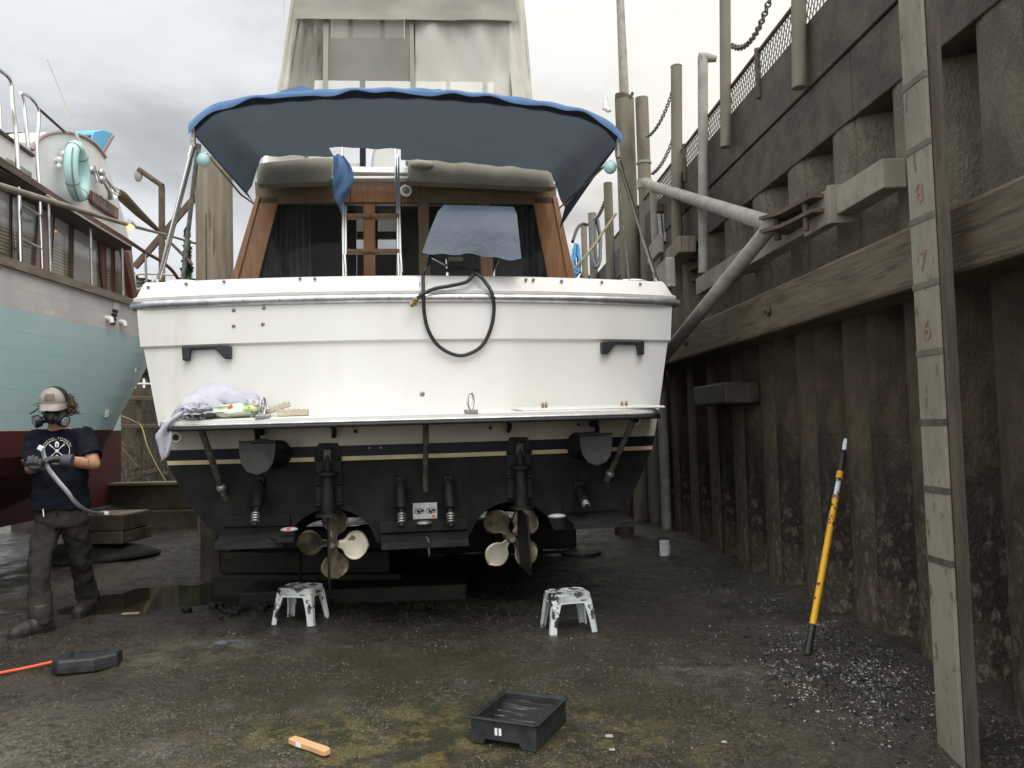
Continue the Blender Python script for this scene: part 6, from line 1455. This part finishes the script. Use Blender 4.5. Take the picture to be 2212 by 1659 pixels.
# yellow pole leaning on the wall
pb = gnd(1744, 1422); pt = atY(1828, 955, 4.95); t = thing('yellow_pole', 'yellow extension pole with black grip leaning against the sheet piles', 'pole', (pb.x, pb.y, 0)); d = pt-pb; q = lambda k: pb+d*k
pb.z = gz(pb.x, pb.y)
mb = MB(); mb.tube([q(0), q(.125)], .020, 14); mb.build('foot_sleeve', 'rubber', t, smooth=50, world=True)
mb = MB(); mb.tube([q(.122), q(.70)], .0185, 16); mb.build('lower_tube', 'yellow_paint', t, smooth=50, world=True)
mb = MB(); mb.tube([q(.695), q(.712)], .0195, 16); mb.build('red_ring', 'gauge_red', t, smooth=50, world=True)
mb = MB(); mb.tube([q(.71), q(.80)], .015, 14); mb.build('inner_tube', 'stool_paint', t, smooth=50, world=True)
mb = MB(); mb.tube([q(.795), q(.83)], .020, 14); mb.build('collar', 'yellow_paint', t, smooth=50, world=True)
mb = MB(); mb.tube([q(.83), q(.85), q(.92), q(.945)], [.016, .019, .018, .012], 14); mb.build('grip', 'rubber', t, smooth=50, world=True)
mb = MB(); mb.tube([q(.94), q(.97), q(.972), q(1.0)], [.013, .013, .017, .011], 12); mb.build('threaded_tip', 'label_white', t, smooth=50, world=True)
# rubber disc, driftwood stick, paper scraps
p = gnd(1255, 1196); mb = MB(); mb.tube([(p.x, p.y, -.01), (p.x, p.y, .022), (p.x, p.y, .030)], [.20, .20, .18], 36); o = mb.build('rubber_disc', 'rubber', smooth=30); tag(o, 'flat black rubber disc lying on the mud under the starboard tab', 'disc')
a, b = gnd(264, 1328), gnd(302, 1327); mb = MB(); mb.beam(a+V((0, 0, .006)), b+V((0, 0, .010)), .03, .012); o = mb.build('wood_splinter', 'timber_pale', smooth=0, bevel=.003); tag(o, 'pale wood splinter at the edge of the puddle', 'wood splinter')
for (u, v, lab, s) in ((1316, 1590, 'crumpled grey paper scrap right of the black tray, the upper one', .017), (1322, 1611, 'small grey paper scrap right of the black tray, the lower one', .013), (1564, 1600, 'grey paper scrap far right of the black tray', .012)):
    p = gnd(u, v); mb = MB(); zz = gz(p.x, p.y)+.006; mb.grid([[V((p.x+s*(i-1.5)*.6, p.y+s*(j-1.5)*.6, zz+.004*noise.noise(V((i*2.1, j*1.7, u))))) for i in range(4)] for j in range(4)]); o = mb.build('paper_scrap', 'paper', smooth=0); tag(o, lab, 'paper scrap')
# ================================================================== THINGS ON THE SWIM PLATFORM (yacht space -> world)
def yb(mb, name, m_, label, cat, grp=None, smooth=60, **k):
    mb.v = [toworld(p) for p in mb.v]; o = mb.build(name, m_, smooth=smooth, **k); tag(o, label, cat, grp); return o
PZ = 1.394
def PXp(u, v=905, off=-.24): return B(u, v, .05+off).x
# towel: a draped folded sheet over the port end
def towel(name, label, prof, x0, x1, y0, y1, seed, amp=.012):
    mb = MB(); rows = []; n_ = 26
    for j in range(15):
        t = j/14; row = []
        for i in range(n_+1):
            s = i/n_; x = lerp(x0, x1, s); z = interp(prof, s); p = V((x, lerp(y0, y1, t)+yt(x), PZ+z*(1-.55*abs(2*t-1)**2.5)))
            p += V((.4, .5, 1))*amp*(noise.noise(V((s*6, t*3, seed)))+.6*noise.noise(V((s*13, t*5, seed+4)))); row.append(p)
        rows.append(row)
    mb.grid(rows); o = yb(mb, name, 'cloth_white', label, 'towel', 'white towels on the swim platform', 80); sd = o.modifiers.new('s', 'SOLIDIFY'); sd.thickness = .010; sd.offset = 1; return o
xA, xB = PXp(362), PXp(560)
towel('towel', 'white towel folded on top of the heap at the port end of the platform', [(0, .05), (.06, .13), (.15, .185), (.3, .215), (.5, .205), (.7, .17), (.86, .155), (.95, .14), (1, .10)], xA+.06, xB-.005, -.30, -.02, 1)
towel('towel', 'white towel bunched in the middle of the heap, under the folded one', [(0, .02), (.06, .09), (.2, .135), (.42, .15), (.7, .12), (.9, .10), (1, .06)], xA+.03, PXp(490), -.38, -.08, 2, .014)
# hanging towel end over the platform edge
mb = MB(); rows = []
for j in range(22):
    t = j/21; v = lerp(876, 990, t); ul = interp([(0, 400), (.12, 378), (.25, 362), (.55, 336), (.75, 345), (1, 350)], t); ur = interp([(0, 432), (.15, 412), (.25, 392), (.4, 372), (.6, 374), (.8, 370), (1, 362)], t); row = []
    for i in range(11):
        s = i/10; p = B(lerp(ul, ur, s), v+6*sin(s*3+1)*t, -.30+.06*t); p.y += .016*sin(s*8+t*5); row.append(p)
    rows.append(row)
mb.grid(rows); o = yb(mb, 'towel', 'cloth_white', 'white towel hanging down over the port corner of the platform', 'towel', 'white towels on the swim platform', 80); sd = o.modifiers.new('s', 'SOLIDIFY'); sd.thickness = .008
def lump(mb, c, r, seed, amp=.35, n=24, f=2.2):
    k0 = len(mb.v); mb.ell(c, r, n, 16); c = V(c)
    for i in range(k0, len(mb.v)):
        d = mb.v[i]-c; q = V((d.x/r[0], d.y/r[1], d.z/r[2])); k = 1+amp*noise.noise(q*f+V((seed, 0, 0)))+amp*.6*noise.noise(q*f*2.3+V((0, seed, 0))); mb.v[i] = c+d*k
# wipes packet
def onp(u, v, y): return B(u, v, y)
c = B(508, 888, -.26); c.z = PZ+.04; mb = MB(); lump(mb, c, (.17, .075, .042), 3, .22, 30, 1.8); o = yb(mb, 'wipes_packet', 'packet', 'crumpled white and green soft packet of wipes among the towels', 'packet')
mb = MB(); lump(mb, c+V((.105, -.022, .008)), (.062, .060, .030), 3, .15, f=1.2); mb.v = [toworld(p) for p in mb.v]; g2 = mb.build('green_end', 'packet_green', smooth=80); g2.parent = o; g2.location = g2.location-o.location
mb = MB(); lump(mb, c+V((.10, .0, .036)), (.06, .05, .012), 4, .2); mb.v = [toworld(p) for p in mb.v]; g2 = mb.build('teal_flap', 'packet_teal', smooth=80); g2.parent = o; g2.location = g2.location-o.location
mb = MB(); mb.box(c+V((-.015, -.072, .024)), (.028, .006, .016), Matrix.Rotation(R(-35), 3, 'Y')); mb.v = [toworld(p) for p in mb.v]; g2 = mb.build('red_label', 'packet_red', smooth=0); g2.parent = o; g2.location = g2.location-o.location
# crumpled plastic film
c = B(552, 886, -.26); c.z = PZ+.045; mb = MB(); lump(mb, c, (.072, .07, .050), 8, .75, 34, 3.2); yb(mb, 'plastic_bag', 'film', 'crumpled translucent plastic bag between the wipes packet and the sponges', 'plastic bag', smooth=20)
c = B(425, 886, -.28); c.z = PZ+.040; mb = MB(); lump(mb, c, (.085, .07, .045), 15, .7, 34, 3); yb(mb, 'rag', 'cloth_white', 'small crumpled white rag in front of the towels', 'rag', smooth=25)
c = B(437, 898, -.30); c.z = PZ+.014; mb = MB(); mb.box(c, (.15, .06, .026)); yb(mb, 'scrub_pad', 'grey_plastic', 'grey scrub pad under the crumpled rag', 'scrub pad', smooth=0, bevel=.004)
c = B(432, 889, -.25); c.z = PZ+.045; mb = MB(); lump(mb, c+V((.07, 0, 0)), (.07, .03, .018), 2, .15); yb(mb, 'blue_bottle', 'packet_teal', 'small teal bottle poking out left of the wipes packet', 'bottle')
c = B(541, 868, -.14); c.z = PZ+.085; mb = MB(); lump(mb, c, (.055, .05, .036), 5, .25); yb(mb, 'purple_cloth', 'fuchsia', 'small purple cloth tucked under the folded towel', 'cloth')
def sponge(name, label, p0, p1, w, h, wavy, mats_, rx=0):
    mb = MB(); p0, p1 = V(p0), V(p1); n_ = 30; d = p1-p0; y = V((0, 1, 0)); up = d.cross(y).normalized()*-1
    if up.z < 0: up = -up
    f_, k_ = [], []
    for lst, yy in ((f_, -w/2), (k_, w/2)):
        for i in range(n_+1): lst.append((p0+d*i/n_+y*yy, p0+d*i/n_+y*yy+up*(h+(.006*sin(i/n_*2*pi*wavy) if wavy else 0))))
    rows = [[q[0] for q in f_], [q[1] for q in f_], [q[1] for q in k_], [q[0] for q in k_], [q[0] for q in f_]]
    mb.grid(rows[0:2], 0); mb.grid(rows[1:3], 1); mb.grid(rows[2:5], 0)
    for i in (0, n_): mb.add([f_[i][0], f_[i][1], k_[i][1], k_[i][0]], [(0, 1, 2, 3)])
    return yb(mb, name, mats_, label, 'sponge', 'wavy sponges on the swim platform', 30)
a, b = B(592, 896, -.20), B(627, 884, -.16); sponge('sponge', 'wavy sponge with a pale blue top tilted behind the bracket', V((a.x-.08, a.y, PZ+.004)), V((b.x-.0, b.y, PZ+.062)), .07, .032, 6, ['foam_sponge', 'foam_blue'])
a, b = B(600, 893, -.28), B(666, 893, -.26); sponge('sponge', 'plain cream wavy sponge lying flat right of the bracket', V((a.x, a.y, PZ)), V((b.x, b.y, PZ)), .075, .036, 6, ['foam_sponge', 'foam_sponge'])
a, b = B(437, 880, -.2), B(525, 878, -.18); sponge('sponge', 'long flat sponge with a pale blue top lying on the towels', V((a.x, a.y, PZ+.062)), V((b.x, b.y, PZ+.058)), .07, .022, 0, ['foam_sponge', 'foam_blue'])
# ================================================================== BARBECUE AND HOSE
YB_ = .10
bq = thing('covered_barbecue', 'barbecue under a navy fabric cover mounted on the stern rail', 'barbecue', toworld(B(1015, 595, YB_)))
TW = lambda u, v, y: toworld(B(u, v, y))
fr = [(914, 543), (1119, 560)]; mb = MB(); rows = []
prof_ = [(1.0, -.19, 1.0), (.96, -.185, .9), (.55, -.16, .55), (.14, -.10, .10), (.03, -.02, .02), (0.0, .12, .0), (.03, .26, .02), (1.0, .30, 1.0)]
for (t, yo, k) in prof_:
    ul, ur = interp([(0, 960), (.1, 948), (.5, 930), (1, 912)], t), interp([(0, 1108), (.1, 1116), (.5, 1121), (1, 1126)], t); vt = lerp(444, 551, t); row = []
    for i in range(31):
        s = i/30; uu = lerp(ul, ur, s); vv = vt+lerp(-6, 8, s)*(.3+.7*t)+(3*sin(s*9)+2*sin(s*23) if t > .95 else 0); p = B(uu, vv, YB_+yo); p.y += .012*sin(s*7+t*3)*t
        row.append(toworld(p))
    rows.append(row)
mb.grid(rows)
for i in (0, 30): mb.add([r_[i] for r_ in rows], [tuple(range(len(rows)))])
cv = mb.build('cover', 'bbq_cover', bq, smooth=35, world=True)
mb = MB(); mb.tube([TW(966, 560, YB_+.05), TW(968, 612, YB_+.05)], .014, 10); mb.tube([TW(1075, 562, YB_+.05), TW(1068, 580, YB_+.05), TW(1066, 612, YB_+.05)], .012, 10); mb.tube([TW(925, 552, YB_-.1), TW(968, 575, YB_+.02)], .010, 8); mb.build('mount_legs', 'steel', bq, smooth=60, world=True)
mb = MB(); mb.box(TW(985, 556, YB_), (.10, .12, .03)); mb.build('burner_tray', 'dull_steel', bq, smooth=0, world=True, bevel=.005)
def T_(u, v, off): return toworld(BT(u, v, off))
hp_ = [TW(930, 552, .0), TW(924, 570, -.02), TW(918, 585, -.05), T_(914, 597, -.035), T_(915, 640, -.085), T_(917, 680, -.06), T_(926, 715, -.05), T_(945, 745, -.035), T_(975, 764, -.03), T_(1005, 767, -.03), T_(1040, 748, -.035), T_(1060, 710, -.05), T_(1067, 670, -.06), T_(1063, 635, -.085), T_(1050, 612, -.05), T_(1036, 596, -.04), TW(1018, 586, .02), TW(995, 580, .10), TW(960, 584, .12)]
mb = MB(); mb.tube(spline(hp_, 6), .0125, 8); mb.tube(spline([TW(1030, 583, .05), TW(1022, 592, -.02), T_(1018, 600, -.05), T_(1005, 610, -.05), T_(970, 618, -.06), T_(938, 624, -.07), T_(912, 636, -.10), T_(899, 647, -.10)], 6), .0125, 8)
hz = mb.build('gas_hose', 'rubber', smooth=60); tag(hz, 'black gas hose hanging in a big loop over the transom below the barbecue', 'hose')
mb = MB(); mb.tube([T_(901, 645, -.10), T_(894, 651, -.10), T_(886, 661, -.10)], [.018, .020, .018], 8); mb.tube([T_(894, 646, -.12), T_(897, 660, -.09)], .012, 8); o = mb.build('brass_fitting', 'brass', smooth=40); o.parent = hz; o.location = o.location-hz.location

# ================================================================== SKY AND LIGHT
w = bpy.data.worlds.new('World'); sc.world = w; w.use_nodes = True; n = w.node_tree.nodes; l = w.node_tree.links; bg = n['Background']
SUN_EL, SUN_AZ = R(54), R(158)       # high, behind the viewer and a little to the left
sky = n.new('ShaderNodeTexSky'); sky.sky_type = 'NISHITA'; sky.sun_disc = False; sky.sun_elevation = SUN_EL; sky.sun_rotation = SUN_AZ; sky.dust_density = 3
tc = n.new('ShaderNodeTexCoord'); sp = n.new('ShaderNodeSeparateXYZ'); l.new(tc.outputs['Generated'], sp.inputs[0])
def math_(op, a, b=None):
    x = n.new('ShaderNodeMath'); x.operation = op
    for k, q in ((0, a), (1, b)):
        if q is None: continue
        if isinstance(q, (int, float)): x.inputs[k].default_value = q
        else: l.new(q, x.inputs[k])
    return x.outputs[0]
zc = math_('MAXIMUM', sp.outputs['Z'], 0); den = math_('ADD', zc, .22)
cb = n.new('ShaderNodeCombineXYZ'); l.new(math_('DIVIDE', sp.outputs['X'], den), cb.inputs[0]); l.new(math_('DIVIDE', sp.outputs['Y'], den), cb.inputs[1])
def cloud(s, d, off, r_=.55):
    mp = n.new('ShaderNodeMapping'); l.new(cb.outputs[0], mp.inputs[0]); mp.inputs['Location'].default_value = (off, off*.3, 0)
    t = n.new('ShaderNodeTexNoise'); t.inputs['Scale'].default_value = s; t.inputs['Detail'].default_value = d; t.inputs['Roughness'].default_value = r_; t.inputs['Distortion'].default_value = .25; l.new(mp.outputs[0], t.inputs[0]); return t.outputs['Fac']
def mr(s, a, b, c, d):
    x = n.new('ShaderNodeMapRange'); x.interpolation_type = 'SMOOTHSTEP'
    for k, q in enumerate((a, b, c, d)): x.inputs[k+1].default_value = q
    l.new(s, x.inputs[0]); return x.outputs[0]
cf = math_('ADD', math_('MULTIPLY', cloud(.95, 9, 3.1), .72), math_('MULTIPLY', cloud(2.6, 8, 8.0), .28))
base = mr(cf, .36, .57, 5.7, 9.9)
side = mr(sp.outputs['X'], -.45, .25, .92, 1.06)              # brighter towards the right, where the sun is veiled
back = mr(sp.outputs['Y'], .5, -.5, 1.0, 2.05)                # bright overcast behind the viewer
zen = mr(sp.outputs['Z'], .35, .9, 1.0, 1.75)
lum = math_('MULTIPLY', math_('MULTIPLY', base, side), math_('MULTIPLY', back, zen))
cc = n.new('ShaderNodeMix'); cc.data_type = 'RGBA'; l.new(mr(sp.outputs['X'], -.4, .35, 0, 1), cc.inputs[0]); cc.inputs[6].default_value = (.955, .985, 1.02, 1); cc.inputs[7].default_value = (1.01, .975, .89, 1)
vm = n.new('ShaderNodeVectorMath'); vm.operation = 'SCALE'; l.new(cc.outputs[2], vm.inputs[0]); l.new(lum, vm.inputs['Scale'])
mx = n.new('ShaderNodeMix'); mx.data_type = 'RGBA'; mx.inputs[0].default_value = .93; l.new(sky.outputs[0], mx.inputs[6]); l.new(vm.outputs[0], mx.inputs[7])
l.new(mx.outputs[2], bg.inputs['Color']); bg.inputs['Strength'].default_value = .10
sl = bpy.data.lights.new('sun', 'SUN'); sl.energy = .95; sl.angle = R(24); sl.color = (1, .97, .92); so2 = bpy.data.objects.new('sun', sl); COL.objects.link(so2)
dv = V((sin(SUN_AZ)*cos(SUN_EL), cos(SUN_AZ)*cos(SUN_EL), sin(SUN_EL))); so2.rotation_euler = dv.to_track_quat('Z', 'Y').to_euler(); so2.location = (0, -5, 12)
sc.view_settings.view_transform = 'Standard'; sc.view_settings.look = 'None'; sc.view_settings.exposure = 0; sc.view_settings.gamma = 1
sc.cycles.max_bounces = 8; sc.cycles.transparent_max_bounces = 12
